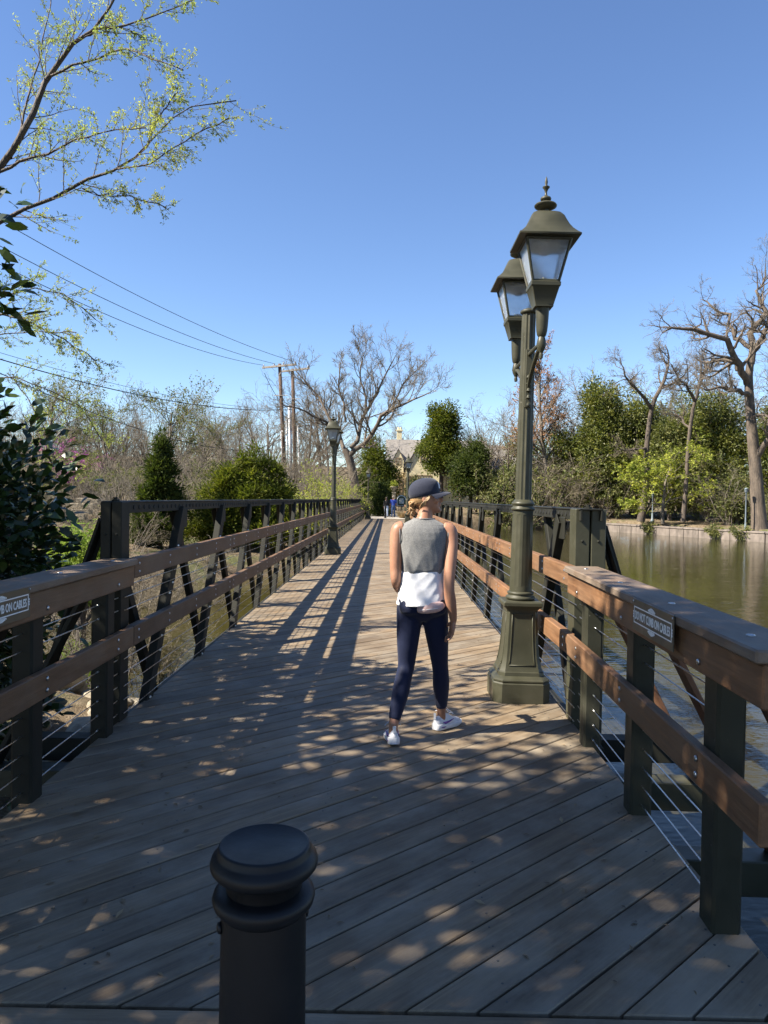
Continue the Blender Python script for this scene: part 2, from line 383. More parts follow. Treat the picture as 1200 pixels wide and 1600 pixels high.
# ------------------------------------------------------------------ the bridge
DL, DR, DY0, DY1 = -1.85, 1.35, 2.2, 56.0                     # deck edges
PA = R(42.0); PW, GAP = 0.140, 0.0085
M['screw'] = mat_var('screw_steel', (0.03, 0.028, 0.026), (0.07, 0.066, 0.06), 0.5, 20, bstr=0)
M['litter'] = mat_var('leaf_litter', (0.07, 0.045, 0.025), (0.26, 0.19, 0.11), 0.9, 3, bstr=0)
deck = tag(empty('deck', (0, DY0, 0)), kind='structure')
def inset(poly, d):
    out = []; n = len(poly)
    for i in range(n):
        p0, p1, p2 = [Vector(poly[(i + k - 1) % n]) for k in range(3)]
        e1, e2 = (p1 - p0).normalized(), (p2 - p1).normalized()
        n1, n2 = Vector((-e1.y, e1.x)), Vector((-e2.y, e2.x))
        den = 1 + n1.dot(n2); out.append(tuple(p1 + (n1 + n2) * (d / max(den, 0.3))))
    return out
def plank_mesh(poly, th=0.045, ch=0.004):
    n = len(poly); top = inset(poly, ch)
    V = [(x, y, -th) for x, y in poly] + [(x, y, -ch) for x, y in poly] + [(x, y, 0) for x, y in top]
    F = [tuple(range(n))[::-1], tuple(range(2 * n, 3 * n))]
    for r in range(2):
        for k in range(n):
            a, b = r * n + k, r * n + (k + 1) % n; F.append((a, b, b + n, a + n))
    me = bpy.data.meshes.new('plank'); me.from_pydata(V, [], F); me.update(); return me
def clip(poly, c, s):
    """keep the side of the local line where s * (world y - c) > 0, points are world x, y"""
    out = []
    for i in range(len(poly)):
        a, b = poly[i], poly[(i + 1) % len(poly)]; da, db = s * (a[1] - c), s * (b[1] - c)
        if da > 0: out.append(a)
        if da * db < 0:
            t = da / (da - db); out.append((a[0] + (b[0] - a[0]) * t, a[1] + (b[1] - a[1]) * t))
    return out
ca, sa = math.cos(PA), math.sin(PA); xc = (DL + DR) / 2; hw = (DR - DL) / 2
pit = (PW + GAP) / ca
def par(w=PW): return [(((sx * hw) + sy * w / 2 * sa) / ca, sy * w / 2) for sx, sy in ((-1, -1), (1, -1), (1, 1), (-1, 1))]
full = plank_mesh(par()); full.materials.append(M['deck'])
rng = random.Random(5)
k = 0; yc = DY0 - hw * math.tan(PA) + 0.05
while yc < DY1 + hw * math.tan(PA):
    lo, hi = yc - hw * math.tan(PA) - PW / 2 / ca, yc + hw * math.tan(PA) + PW / 2 / ca
    if lo > DY0 + 0.01 and hi < DY1: me = full
    else:
        wpoly = [(xc + x * ca - y * sa, yc + x * sa + y * ca) for x, y in par()]
        wpoly = clip(clip(wpoly, DY0 + 0.006, 1), DY1, -1)
        me = None
        if len(wpoly) >= 3:
            lp = [((x - xc) * ca + (y - yc) * sa, -(x - xc) * sa + (y - yc) * ca) for x, y in wpoly]
            me = plank_mesh(lp)
    if me is not None:
        link('plank', me, deck, M['deck'], (xc, yc - DY0, rng.uniform(-0.0018, 0.0018)), (rng.uniform(-.004, .004), 0, PA))
    yc += pit; k += 1
cross = MB(); cross.box((0, 0, -0.0225), (hw * 2, PW, 0.045), 0.004); crm = cross.mesh('plank')
for i in range(5):
    link('plank', crm, deck, M['deck'], (xc, -0.5 * PW - 0.012 - i * (PW + GAP), rng.uniform(-.001, .001)))
# screw heads along the joist lines and litter caught on the boards (near part of the deck)
sm = MB(); rj = random.Random(15); y = DY0 - hw * math.tan(PA) + 0.05
while y < 13:
    for jx in (-1.7, -1.0, -0.3, 0.4, 1.2):
        for e in (-0.042, 0.042):
            px_ = jx + rj.gauss(0, .004); xl = (px_ - xc + e * sa) / ca; wy = y + xl * sa + e * ca
            if wy > DY0 + .03: sm.lathe([(0.0048, 0.0), (0.0042, 0.0012)], 7, c=(px_, wy - DY0, 0.0012))
    y += pit
tag(sm.build('screw_heads', M['screw'], deck), kind='stuff')
lm_ = MB()
for i in range(420):
    x_, y_ = rj.uniform(DL + .05, DR - .05), rj.uniform(0.05, 9) ** 1.0; a_ = rj.uniform(0, 6.28); l_ = rj.uniform(.006, .022); w_ = l_ * rj.uniform(.25, .5); c_, s_ = math.cos(a_), math.sin(a_)
    lm_.add([(x_ + c_ * u * l_ - s_ * v * w_, y_ + s_ * u * l_ + c_ * v * w_, .003 + h_) for u, v, h_ in ((-1, 0, 0), (0, -1, .003), (1, 0, .001), (0, 1, .004))], [(0, 1, 2, 3)])
tag(lm_.build('litter', M['litter'], deck), kind='stuff')
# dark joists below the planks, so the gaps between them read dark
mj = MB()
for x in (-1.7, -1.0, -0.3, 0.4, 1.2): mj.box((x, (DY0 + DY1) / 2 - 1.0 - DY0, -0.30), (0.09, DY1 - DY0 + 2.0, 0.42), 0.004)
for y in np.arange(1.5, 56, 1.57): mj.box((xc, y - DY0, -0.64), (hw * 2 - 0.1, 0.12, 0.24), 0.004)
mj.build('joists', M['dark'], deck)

def cable_mesh(p, q, r=0.0032): return MB().tube([p, q], r, 6)
def dome(mb, c, nrm, r=0.012, h=0.007, n=8):
    z = Vector(nrm).normalized(); x = z.orthogonal().normalized(); y = z.cross(x); c = Vector(c); rings = []
    for rr, hh in ((r, 0), (r * .8, h * .7), (r * .3, h)):
        rings.append([list(c + (x * math.cos(2 * math.pi * k / n) + y * math.sin(2 * math.pi * k / n)) * rr + z * hh) for k in range(n)])
    mb.loft(rings)
RAIL_T, RAIL_M, RAIL_H = 1.135, 0.665, 0.14
CAB_Z = (0.775, 0.865, 0.945, 0.055, 0.15, 0.245, 0.34, 0.435)
def truss(s, xin, label, woodmat, ypost):
    """s = outward side (+1 right, -1 left); xin = inner face of the rail boards"""
    root = tag(empty('truss_railing', (xin, 5.0, 0)), label, 'railing')
    y1 = DY1 - 5.0; X = lambda d: s * d                          # local: x outward from the rail face, y from 5.0
    ti = 0.07                                                    # inner plane of the diagonals
    # chords
    mb = MB(); mb.box((X(ti + 0.045), (0.1 + y1) / 2, 1.488), (0.014, y1 - 0.1, 0.085), 0.002)
    mb.box((X(ti + 0.115), (0.1 + y1) / 2, 1.526), (0.17, y1 - 0.1, 0.012), 0.003)
    mb.box((X(ti + 0.19), (0.1 + y1) / 2, 1.488), (0.014, y1 - 0.1, 0.085), 0.002)
    mb.build('top_chord', M['steel_paint'], root)
    mb = MB(); mb.box((X(ti + 0.13), y1 / 2, -0.20), (0.16, y1, 0.14), 0.004); mb.build('bottom_chord', M['steel_paint'], root)
    mb = MB(); y = 0.28
    for k in range(int(y1 / 0.115)):
        mb.lathe([(0.017, 0), (0.017, 0.004)], 8, M=Matrix.Translation((X(ti + 0.0375), y + k * 0.115, 1.486)) @ Matrix.Rotation(-s * math.pi / 2, 4, 'Y'))
    tag(mb.build('chord_bolts', M['dark'], root), kind='stuff')
    # diagonals: channels; a wide set inside and a slimmer counter set outside
    yb, yt = (0.5, 1.5) if s < 0 else (1.7, 0.65)
    def chan(name, p, q, w, fl, x0):
        mb = MB(); a, b = Vector((X(x0), p[0], p[1])), Vector((X(x0), q[0], q[1])); d = (b - a).normalized()
        side = Vector((0, d.z, -d.y)) * (w / 2)
        mb.bar(a, b, w, 0.010, up=(s, 0, 0) if False else (1, 0, 0), ch=0.002)
        o = Vector((X(fl / 2), 0, 0))
        for sg in (-1, 1): mb.bar(a + side * sg * 0.94 + o, b + side * sg * 0.94 + o, 0.010, fl, up=(1, 0, 0), ch=0.002)
        mb2 = MB()
        for t in (0.09, 0.3, 0.36, 0.56, 0.62, 0.8): dome(mb2, a.lerp(b, t) + Vector((-s * 0.005, 0, 0)) + side * (0.25 if int(t * 50) % 2 else -0.25), (-s, 0, 0), 0.012, 0.012, 7)
        return mb.mesh(name), mb2.mesh('bolt_set')
    dm, db = chan('diagonal', (yb, -0.14), (yt, 1.45), 0.125, 0.06, ti + 0.008)
    ra, rb = (1.58, 2.68) if s < 0 else (1.62, 0.55)
    cm, cb = chan('counter_diagonal', (ra, 1.45), (rb, -0.14), 0.085, 0.05, ti + 0.115)
    for me in (dm, cm): me.materials.append(M['steel_paint'])
    for me in (db, cb): me.materials.append(M['stainless'])
    g = MB(); g.box((X(ti + 0.028), 0, 1.375), (0.010, 0.20, 0.17), 0.003); gm = g.mesh('gusset_plate'); gm.materials.append(M['steel_paint'])
    n = int((y1 - 1.0) / 1.57)
    for k in range(-1 if s < 0 else 0, n):
        dy = k * 1.57
        if k >= 0:
            o = link('diagonal', dm, root, None, (0, dy, 0))
            if k < 16: tag(link('bolt_set', db, o), kind='stuff')
            link('gusset_plate', gm, root, None, (0, dy + (yt + ra) / 2 if s < 0 else dy + 1.65 - 1.05, 0))
        link('counter_diagonal', cm, root, None, (0, dy, 0))
    # end posts with outriggers and knee braces
    for yy in (ypost - 5.0, y1 - 0.1):
        mb = MB()
        w2 = 0.105 if s > 0 else 0.070; x2 = 0.25 if s > 0 else 0.196; x1 = 0.135 if s > 0 else 0.118
        mb.box((X(x1), yy, 0.68), (w2, 0.16, 1.70), 0.006); mb.box((X(x2), yy, 0.68), (w2, 0.16, 1.70), 0.006)
        mb.box((X((x1 + x2) / 2), yy + 0.02, 0.68), (0.03, 0.1, 1.66), 0.002)
        p = mb.build('end_post', M['olive' if s > 0 else 'steel_paint'], root)  # same paint both sides: lit olive right, shade put into the colour left
        b = MB()
        for dx, z in ((x1, 1.30), (x2, 1.30), (x1, 1.12)): dome(b, (X(dx), yy - 0.08, z), (0, -1, 0), 0.011, 0.008)
        b.lathe([(0.03, 0), (0.03, 0.012), (0.016, 0.014), (0.016, 0.03)], 8, c=(X((x1 + x2) / 2), yy, 1.53)); tag(b.build('bolt_set', M['steel_paint'], p), kind='stuff')
        mb = MB(); mb.bar((X(x2 + .05), yy, 1.40), (X(0.78), yy, -0.12), 0.10, 0.012, up=(1, 0, 0)); mb.bar((X(x2 + .06), yy + .05, 1.40), (X(0.79), yy + .05, -0.12), 0.012, 0.08, up=(1, 0, 0))
        mb.build('knee_brace', M['steel_paint'], root)
        mb = MB(); mb.box((X(0.42), yy, -0.20), (0.95, 0.14, 0.16), 0.004); mb.build('outrigger', M['steel_paint'], root)
    # rail boards in lengths, butted, with bolts
    L = 3.14; nb = int(y1 / L) + 1
    for z in (RAIL_T, RAIL_M):
        for k in range(nb):
            a, b = k * L + 0.004, min((k + 1) * L, y1 + 0.05) - 0.004
            mb = MB(); mb.box((0, 0, 0), (b - a, 0.062, RAIL_H), 0.006)
            o = mb.build('rail_board', woodmat, root, loc=(X(0.031), (a + b) / 2, z - RAIL_H / 2), rot=(0, 0, math.pi / 2))
            if k < 7:
                bb = MB()
                for t in (-0.47, -0.24, 0.02, 0.26, 0.47):
                    for zz in (-0.028, 0.03): dome(bb, ((b - a) * t, s * 0.031, zz), (0, s, 0), 0.010, 0.006, 7)
                tag(bb.build('bolt_set', M['stainless'], o), kind='stuff')
    for z in CAB_Z: cable_mesh((X(ti - 0.004), 0.0, z), (X(ti - 0.004), y1, z)).build('cable', M['stainless'], root)
    return root
truss(-1, -1.75, 'dark steel truss railing with two weathered wooden rails on the left edge of the bridge', M['rail_grey'], 5.05)
truss(1, 1.25, 'dark steel truss railing with two orange brown wooden rails on the pond side', M['rail'], 5.22)

M['olive_shaded'] = mat_paint('shaded_olive_paint', (0.022, 0.0225, 0.015), (0.034, 0.034, 0.023), 0.5, (0.12, 0.115, 0.10), (0.05, 0.046, 0.035), 0.2)  # the olive paint with shade put into its colour, for right foreground posts
def approach(s, x0, rz, label, wood, capm, braces):
    root = tag(empty('approach_railing', (x0, 5.0, 0), rz), label, 'railing')
    X = lambda d: s * d; yn = -2.8                                 # runs from local y 0 back to yn
    for zt, nm in ((RAIL_T - 0.046, 'rail_board'), (RAIL_M, 'rail_board')):
        mb = MB(); mb.box((0, 0, 0), (-yn - 0.008, 0.046, RAIL_H), 0.006)
        o = mb.build(nm, wood, root, loc=(X(0.023), yn / 2, zt - RAIL_H / 2), rot=(0, 0, math.pi / 2))
        for yy in (-0.3, -1.3, -2.3):
            for zz in ((0.03, -0.03) if zt < 1 else (-0.03,)):
                b = MB(); dome(b, (yy - yn / 2, s * 0.023, zz), (0, s, 0), 0.013, 0.008, 10); b.build('bolt', M['stainless'], o, True)
    mb = MB(); mb.box((0, 0, 0), (-yn - 0.004, 0.235, 0.044), 0.007)
    o = mb.build('cap_board', capm, root, loc=(X(0.093), yn / 2, RAIL_T - 0.021), rot=(0, 0, math.pi / 2))
    for yy in (-0.22, -1.0, -1.8, -2.55):
        b = MB(); dome(b, (yy - yn / 2, s * 0.02, 0.022), (0, 0, 1), 0.017, 0.006, 10); b.build('bolt', M['stainless'], o, True)
    for k, yy in enumerate((-0.3, -1.3, -2.3)):
        mb = MB(); px = 0.046 + 0.055
        mb.box((X(px), yy, RAIL_T / 2 - 0.09), (0.108, 0.13, RAIL_T + 0.04), 0.012)
        p = mb.build('post', M['olive_shaded'] if s > 0 else M['steel_paint'], root)  # both tones are the olive paint darkened as in shade
        f = MB()
        for z in (CAB_Z if k == 0 else ()):
            f.tube([(X(px), yy - 0.095, z), (X(px), yy - 0.06, z)], 0.006, 7); f.tube([(X(px), yy + 0.06, z), (X(px), yy + 0.085, z)], 0.0055, 7)
        if k == 0: tag(f.build('cable_fittings', M['stainless'], p, True), kind='stuff')
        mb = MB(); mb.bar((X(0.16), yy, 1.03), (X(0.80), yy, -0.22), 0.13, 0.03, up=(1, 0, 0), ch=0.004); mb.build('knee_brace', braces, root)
        mb = MB(); mb.box((X(0.5), yy, -0.30), (1.0, 0.16, 0.18), 0.006); mb.build('outrigger', M['olive'], root)
    for z in CAB_Z: cable_mesh((X(0.101), -2.30, z), (X(0.101), 0.05, z), 0.0034).build('cable', M['stainless'], root)
    mb = MB(); mb.box((X(0.06), yn / 2, -0.17), (0.05, -yn, 0.24), 0.004); mb.build('edge_beam', M['steel_paint'], root)
    return root
apR = approach(1, 1.25, -R(1.95), 'olive post and cable railing with a wide wooden cap in the right foreground', M['rail'], M['cap'], M['rust'])
apL = approach(-1, -1.75, R(0.4), 'dark post and cable railing with a wide wooden cap in the left foreground', M['rail_grey'], M['cap'], M['steel_paint'])

# ------------------------------------------------------------------ signs on the approach rails
def text_mesh(body, w, h, ext=0.0008, bold=0.0):
    cu = bpy.data.curves.new('txt', 'FONT'); cu.body = body; cu.extrude = 0.02; cu.offset = bold; cu.resolution_u = 3
    ob = bpy.data.objects.new('txt', cu); C.objects.link(ob)
    dg = bpy.context.evaluated_depsgraph_get(); dg.update()
    me = bpy.data.meshes.new_from_object(ob.evaluated_get(dg)); bpy.data.objects.remove(ob); bpy.data.curves.remove(cu)
    n = len(me.vertices); co = np.zeros(n * 3, np.float32); me.vertices.foreach_get('co', co); co = co.reshape(-1, 3)
    lo, hi = co.min(0), co.max(0)
    co[:, 0] = (co[:, 0] - (lo[0] + hi[0]) / 2) * w / (hi[0] - lo[0]); co[:, 1] = (co[:, 1] - (lo[1] + hi[1]) / 2) * h / (hi[1] - lo[1])
    co[:, 2] = (co[:, 2] - lo[2]) / max(hi[2] - lo[2], 1e-6) * ext
    me.vertices.foreach_set('co', co.ravel()); me.update(); return me
def rail_sign(loc, rot, label):
    """plate in the local x-y plane, facing +z"""
    root = tag(empty('sign', loc), label, 'sign', 'warning signs on the hand rails'); root.rotation_euler = rot
    mb = MB(); mb.box((0, 0, 0.002), (0.53, 0.146, 0.004), 0.001); mb.build('plate', M['sign_brown'], root)
    mb = MB(); hx, hy, t = 0.243, 0.036, 0.0055
    for sg in (-1, 1):
        mb.box((0, sg * hy, 0.0046), (hx * 2, t, 0.0012), 0.0003); mb.box((sg * hx, 0, 0.0046), (t, hy * 2 + t, 0.0012), 0.0003)
        for i in range(-4, 5):                                   # scroll ornament, top and bottom centre
            hh = 0.020 * (1 - (abs(i) / 5.0) ** 1.6)
            mb.box((i * 0.0085, sg * (hy + 0.004 + hh / 2), 0.0046), (0.0055, hh, 0.0012), 0.0003)
            mb.lathe([(0.0042, 0), (0.0042, 0.0012)], 10, c=(i * 0.0105, sg * (hy + 0.006 + hh * 0.75), 0.0044))
        for i in (-1, 0, 1): mb.lathe([(0.005, 0), (0.005, 0.0012)], 10, c=(sg * (hx + 0.008), i * 0.012, 0.0044))
    mb.build('border', M['white_paint'], root)
    link('lettering', text_mesh('DO NOT CLIMB ON CABLES', 0.455, 0.040, 0.0012, 0.018), root, M['white_paint'], (0, 0, 0.0042))
    b = MB()
    for sx in (-1, 1): b.lathe([(0.006, 0), (0.005, 0.004)], 10, c=(sx * 0.255, 0.060, 0.004))
    b.build('screw', M['stainless'], root, True)
    return root
def face_rot(xa, ya):
    xa, ya = Vector(xa).normalized(), Vector(ya).normalized(); za = xa.cross(ya)
    return Matrix((xa, ya, za)).transposed().to_euler()
th = R(1.95)
rail_sign((1.25 - 0.034 * 1.86 - 0.003 - 0.026, 5 - 1.86, RAIL_T - 0.075), face_rot((-math.sin(th) * -1 * -1, -math.cos(th), 0), (0, 0, 1)), 'brown sign reading DO NOT CLIMB ON CABLES on the right wooden rail')
rail_sign((-1.75 + 0.007 * 1.82 + 0.003 + 0.026, 5 - 1.82, RAIL_T - 0.075), face_rot((0.0, 1, 0), (0, 0, 1)), 'brown sign reading DO NOT CLIMB ON CABLES cut off at the left picture edge')
# ------------------------------------------------------------------ street lamps
mgl, nt, bs = new_mat('seeded_glass')
v = coords(nt, 'Object'); f = noise(nt, v, 90, 3, 0.7); f2 = noise(nt, v, 7, 4, 0.6)
nt.links.new(ramp(nt, f2, [(0.3, (0.72, 0.77, 0.80)), (0.7, (0.9, 0.93, 0.95))]), bs.inputs['Base Color'])
bs.inputs['Roughness'].default_value = 0.38; bs.inputs['IOR'].default_value = 1.12
nt.links.new(ramp(nt, f, [(0.28, 0.35), (0.45, 0.92)]), bs.inputs['Transmission Weight'])
bump(nt, bs, f, 0.25, 0.003)
M['glass'] = mgl
M['lamp_in'] = mat_var('lamp_reflector', (0.20, 0.16, 0.11), (0.34, 0.29, 0.22), 0.5, 12, bstr=0)
def make_lamp():
    root = empty('street_lamp')
    O = M['olive']
    mb = MB(); mb.sqloft([(0.222, 0.0, .28), (0.222, 0.150, .28), (0.214, 0.160, .28), (0.219, 0.168, .28), (0.219, 0.178, .28), (0.200, 0.196, .27), (0.181, 0.206, .25), (0.177, 0.232, .25), (0.170, 0.240, .25)])
    mb.build('plinth', O, root, True, 25)
    mb = MB(); mb.sqloft([(0.170, 0.240, .22), (0.160, 0.265, .2), (0.148, 0.31, .18), (0.139, 0.37, .17), (0.131, 0.46, .16), (0.124, 0.58, .16), (0.119, 0.70, .16), (0.121, 0.715, .1), (0.130, 0.728, .06), (0.150, 0.748, .03), (0.153, 0.752, .03), (0.153, 0.774, .03), (0.145, 0.786, .04)])
    ped = mb.build('pedestal', O, root, True, 25)
    for a in range(4):                                            # raised frame of each panel
        Mx = Matrix.Rotation(a * math.pi / 2, 4, 'Z'); mb = MB()
        def P(x, z): 
            h = np.interp(z, [0.265, 0.31, 0.37, 0.46, 0.58, 0.70], [0.160, 0.148, 0.139, 0.131, 0.124, 0.119]); return (x * h, -h - 0.001, z)
        zs = [0.285, 0.32, 0.37, 0.46, 0.58, 0.685]
        for sx in (-1, 1): mb.tube([Mx @ Vector(P(sx * 0.66, z)) for z in zs], 0.0052, 5)
        for z in (zs[0], zs[-1]): mb.tube([Mx @ Vector(P(-0.66, z)), Mx @ Vector(P(0.66, z))], 0.0052, 5)
        mb.build('panel_frame', O, ped, True)
    mb = MB(); mb.lathe([(0.10, 0.786), (0.112, 0.792), (0.118, 0.804), (0.112, 0.816), (0.098, 0.822), (0.101, 0.832), (0.107, 0.840), (0.103, 0.850), (0.090, 0.856)], 32)
    fl = lambda n, dep: (lambda a: 1 - dep * (0.5 - 0.5 * math.cos(a * n)) ** 0.7)
    mb.build('base_ring', O, root, True)
    mb = MB(); mb.lathe([(0.089, 0.852), (0.088, 0.90)], 48)
    mb.lathe([(0.0885, 0.90), (0.081, 1.47)], 48, fn=lambda a: 1 - 0.035 * (1 if (a * 8 / (2 * math.pi)) % 1 < 0.5 else 0)); mb.lathe([(0.081, 1.47), (0.08, 1.50)], 48)
    mb.build('lower_shaft', O, root, True, 20)
    mb = MB(); mb.lathe([(0.078, 1.498), (0.092, 1.506), (0.095, 1.516), (0.090, 1.526), (0.080, 1.532), (0.084, 1.545), (0.092, 1.552), (0.090, 1.566), (0.078, 1.574), (0.068, 1.59)], 32)
    mb.build('collar', O, root, True)
    mb = MB(); mb.lathe([(0.066, 1.585), (0.0655, 1.62), (0.055, 3.06), (0.055, 3.075)], 96, fn=fl(12, 0.11))
    mb.build('fluted_shaft', O, root, True, 60)
    mb = MB(); mb.lathe([(0.055, 3.07), (0.066, 3.078), (0.070, 3.09), (0.066, 3.10), (0.03, 3.115), (0.0, 3.118)], 24)
    mb.build('shaft_cap', O, root, True)
    for sg in (-1, 1):
        br = MB()                                                # bracket with leaf ornament, arm running along the bridge
        br.tube([(0, sg * 0.055, 2.44), (0, sg * 0.085, 2.50), (0, sg * 0.15, 2.555), (0, sg * 0.27, 2.63), (0, sg * 0.40, 2.69), (0, sg * 0.49, 2.71)], [0.012, 0.016, 0.018, 0.018, 0.017, 0.016], 8)
        br.tube([(0, sg * 0.05, 2.74), (0, sg * 0.30, 2.74), (0, sg * 0.50, 2.735)], [0.016, 0.015, 0.014], 8)
        br.box((0, sg * 0.062, 2.55), (0.05, 0.016, 0.46), 0.004)
        for i, z in enumerate((2.34, 2.40, 2.455, 2.51, 2.56)): br.lathe([(0.0, -0.02), (0.014 + .002 * i, -0.006), (0.012, 0.012), (0.0, 0.022)], 8, c=(0, sg * 0.082, z))
        br.build('bracket', O, root, True, 40)
        lan = MB(); c = (0, sg * 0.52, 0)
        lan.lathe([(0.0, 2.615), (0.012, 2.62), (0.016, 2.64), (0.012, 2.66), (0.028, 2.69), (0.036, 2.72), (0.030, 2.755), (0.024, 2.775), (0.034, 2.79), (0.040, 2.82), (0.044, 2.86), (0.05, 2.985)], 16, c=c)
        lan.sqloft([(0.066, 2.985, .05), (0.066, 2.995, .05), (0.098, 3.115, .05), (0.106, 3.125, .05), (0.107, 3.15, .05), (0.096, 3.158, .05)], c=c)
        ln = lan.build('lantern_cup', O, root, True, 25)
        fr = MB(); b0, b1, z0, z1 = 0.092, 0.158, 3.155, 3.445
        for sx in (-1, 1):
            for sy in (-1, 1): fr.bar((c[0] + sx * b0, c[1] + sy * b0, z0), (c[0] + sx * b1, c[1] + sy * b1, z1), 0.017, 0.017)
        for h, z in ((b0, z0 + 0.006), (b1, z1 - 0.006)):
            for sx in (-1, 1):
                fr.bar((c[0] - h, c[1] + sx * h, z), (c[0] + h, c[1] + sx * h, z), 0.016, 0.016); fr.bar((c[0] + sx * h, c[1] - h, z), (c[0] + sx * h, c[1] + h, z), 0.016, 0.016)
        fo = fr.build('lantern_frame', O, root)
        for a in range(4):
            Mx = Matrix.Translation(c) @ Matrix.Rotation(a * math.pi / 2, 4, 'Z'); g = MB()
            g.add([(-b0, -b0 + .002, z0), (b0, -b0 + .002, z0), (b1, -b1 + .002, z1), (-b1, -b1 + .002, z1), (-b0, -b0 + .006, z0), (b0, -b0 + .006, z0), (b1, -b1 + .006, z1), (-b1, -b1 + .006, z1)],
                  [(0, 1, 2, 3), (7, 6, 5, 4), (0, 4, 5, 1), (1, 5, 6, 2), (2, 6, 7, 3), (3, 7, 4, 0)], Mx)
            g.build('pane', M['glass'], fo)
        g = MB(); g.lathe([(0.03, 3.16), (0.032, 3.19), (0.028, 3.20), (0.0, 3.205)], 12, c=c); g.lathe([(0.12, 3.452), (0.118, 3.42), (0.085, 3.395), (0.05, 3.385), (0.03, 3.37), (0.0, 3.365)], 16, c=c)
        g.build('lamp_holder', M['lamp_in'], fo, True)
        ro = MB(); ro.sqloft([(0.200, 3.448, .02), (0.215, 3.45, .02), (0.217, 3.461, .02), (0.196, 3.480, .02), (0.168, 3.512, .03), (0.146, 3.548, .04), (0.130, 3.585, .06), (0.116, 3.622, .10), (0.098, 3.648, .16), (0.074, 3.662, .22), (0.05, 3.666, .3)], c=c)
        rf = ro.build('lantern_roof', O, root, True, 50)
        fi = MB(); fi.lathe([(r_, z_ - 0.027) for r_, z_ in [(0.046, 3.690), (0.046, 3.702), (0.024, 3.706), (0.024, 3.722), (0.05, 3.728), (0.078, 3.742), (0.082, 3.752), (0.074, 3.762), (0.035, 3.778), (0.022, 3.784), (0.036, 3.792), (0.040, 3.800), (0.036, 3.81), (0.018, 3.818), (0.009, 3.83), (0.008, 3.85), (0.016, 3.872), (0.026, 3.882), (0.026, 3.888), (0.010, 3.894), (0.008, 3.905), (0.011, 3.922), (0.006, 3.95), (0.0, 3.965)]], 20, c=c)
        fi.build('finial', O, rf, True, 50)
    return root
lamp = make_lamp(); lamp.location = (1.07, 5.82, 0); lamp.rotation_euler = (0, R(0.6), 0)
G = 'twin lantern lamps on the bridge'
tag(lamp, 'tall olive twin lantern street lamp beside the walking woman', 'street lamp', G)
for loc, lab in (((-1.53, 20.3, 0), 'olive twin lantern lamp standing against the left bridge railing midway'),
                 ((1.02, 37.6, 0), 'distant twin lantern lamp seen just above the cap of the walking woman'),
                 ((-1.5, 54.6, 0), 'farthest twin lantern lamp at the left end of the bridge by the dark hedge')):
    c = copy_tree(lamp); c.location = loc; c.rotation_euler = (0, 0, 0); tag(c, lab, 'street lamp', G)

# ------------------------------------------------------------------ bollards
def bollard(loc, label):
    root = tag(empty('bollard', loc), label, 'bollard', 'black bollards at the bridge ends')
    mb = MB(); mb.lathe([(0.105, 0), (0.105, 0.05), (0.085, 0.07), (0.074, 0.10), (0.072, 0.70), (0.0705, 0.895)], 40); mb.build('shaft', M['black_paint'], root, True, 40)
    mb = MB(); mb.lathe([(0.0705, 0.890), (0.074, 0.896), (0.083, 0.904), (0.0855, 0.913), (0.083, 0.921), (0.073, 0.926), (0.062, 0.928)], 48); mb.build('ring', M['black_paint'], root, True)
    mb = MB(); mb.lathe([(0.063, 0.922), (0.063, 0.946), (0.067, 0.950), (0.082, 0.957), (0.0885, 0.965), (0.0895, 0.972), (0.0870, 0.980), (0.0800, 0.985), (0.0775, 0.988), (0.0765, 0.996), (0.0750, 0.9990), (0.0715, 1.0), (0.0700, 0.9992), (0.0, 0.9994)], 56); mb.build('cap', M['black_paint'], root, True, 60)
    mb = MB()
    for a in (0.4, 3.5): mb.lathe([(0.010, 0), (0.009, 0.005), (0.004, 0.007)], 8, M=Matrix.Rotation(a, 4, 'Z') @ Matrix.Translation((0.0705, 0, 0.87)) @ Matrix.Rotation(math.pi / 2, 4, 'Y'))
    tag(mb.build('bolt', M['black_paint'], root, True), kind='stuff')
    return root
bollard((-0.197, 1.2, 0.0), 'large black bollard with a flat round cap in the foreground')
bollard((-0.2, 57.6, 0.02), 'small black bollard at the far end of the bridge in front of the couple')
# ------------------------------------------------------------------ people
M['skin'] = mat_var('skin', (0.27, 0.132, 0.080), (0.345, 0.178, 0.113), 0.5, 9, 90, 0.06, 0.002, spec=0.35)
M['skin'].node_tree.nodes['Principled BSDF'].inputs['Subsurface Weight'].default_value = 0.08
M['skin'].node_tree.nodes['Principled BSDF'].inputs['Subsurface Radius'].default_value = (0.02, 0.008, 0.004)
def cloth(name, c1, c2, sc_=220, rough=0.9, b=0.35, bd=0.002, sheen=0.15):
    m = mat_var(name, c1, c2, rough, sc_, sc_ * 1.5, b, bd, spec=0.15)
    bs_ = m.node_tree.nodes['Principled BSDF']; bs_.inputs['Sheen Weight'].default_value = sheen; return m
M['tank'] = cloth('heather_grey_jersey', (0.105, 0.105, 0.105), (0.20, 0.20, 0.198), 160)
M['whitecotton'] = cloth('white_cotton', (0.58, 0.58, 0.60), (0.66, 0.66, 0.67), 90)
M['leggings'] = cloth('navy_leggings', (0.005, 0.008, 0.026), (0.010, 0.015, 0.042), 200, 0.65, 0.2, 0.001, 0.1)
M['navycap'] = cloth('navy_cap_mesh', (0.011, 0.014, 0.028), (0.030, 0.034, 0.055), 420, 0.75, 0.6, 0.002)
M['pink'] = cloth('pink_nylon', (0.46, 0.31, 0.29), (0.56, 0.40, 0.37), 60, 0.5)
M['hair'] = mat_var('blond_hair', (0.19, 0.105, 0.042), (0.42, 0.27, 0.13), 0.5, 60, 300, 0.3, 0.002, stretch=(1, 1, 0.2))
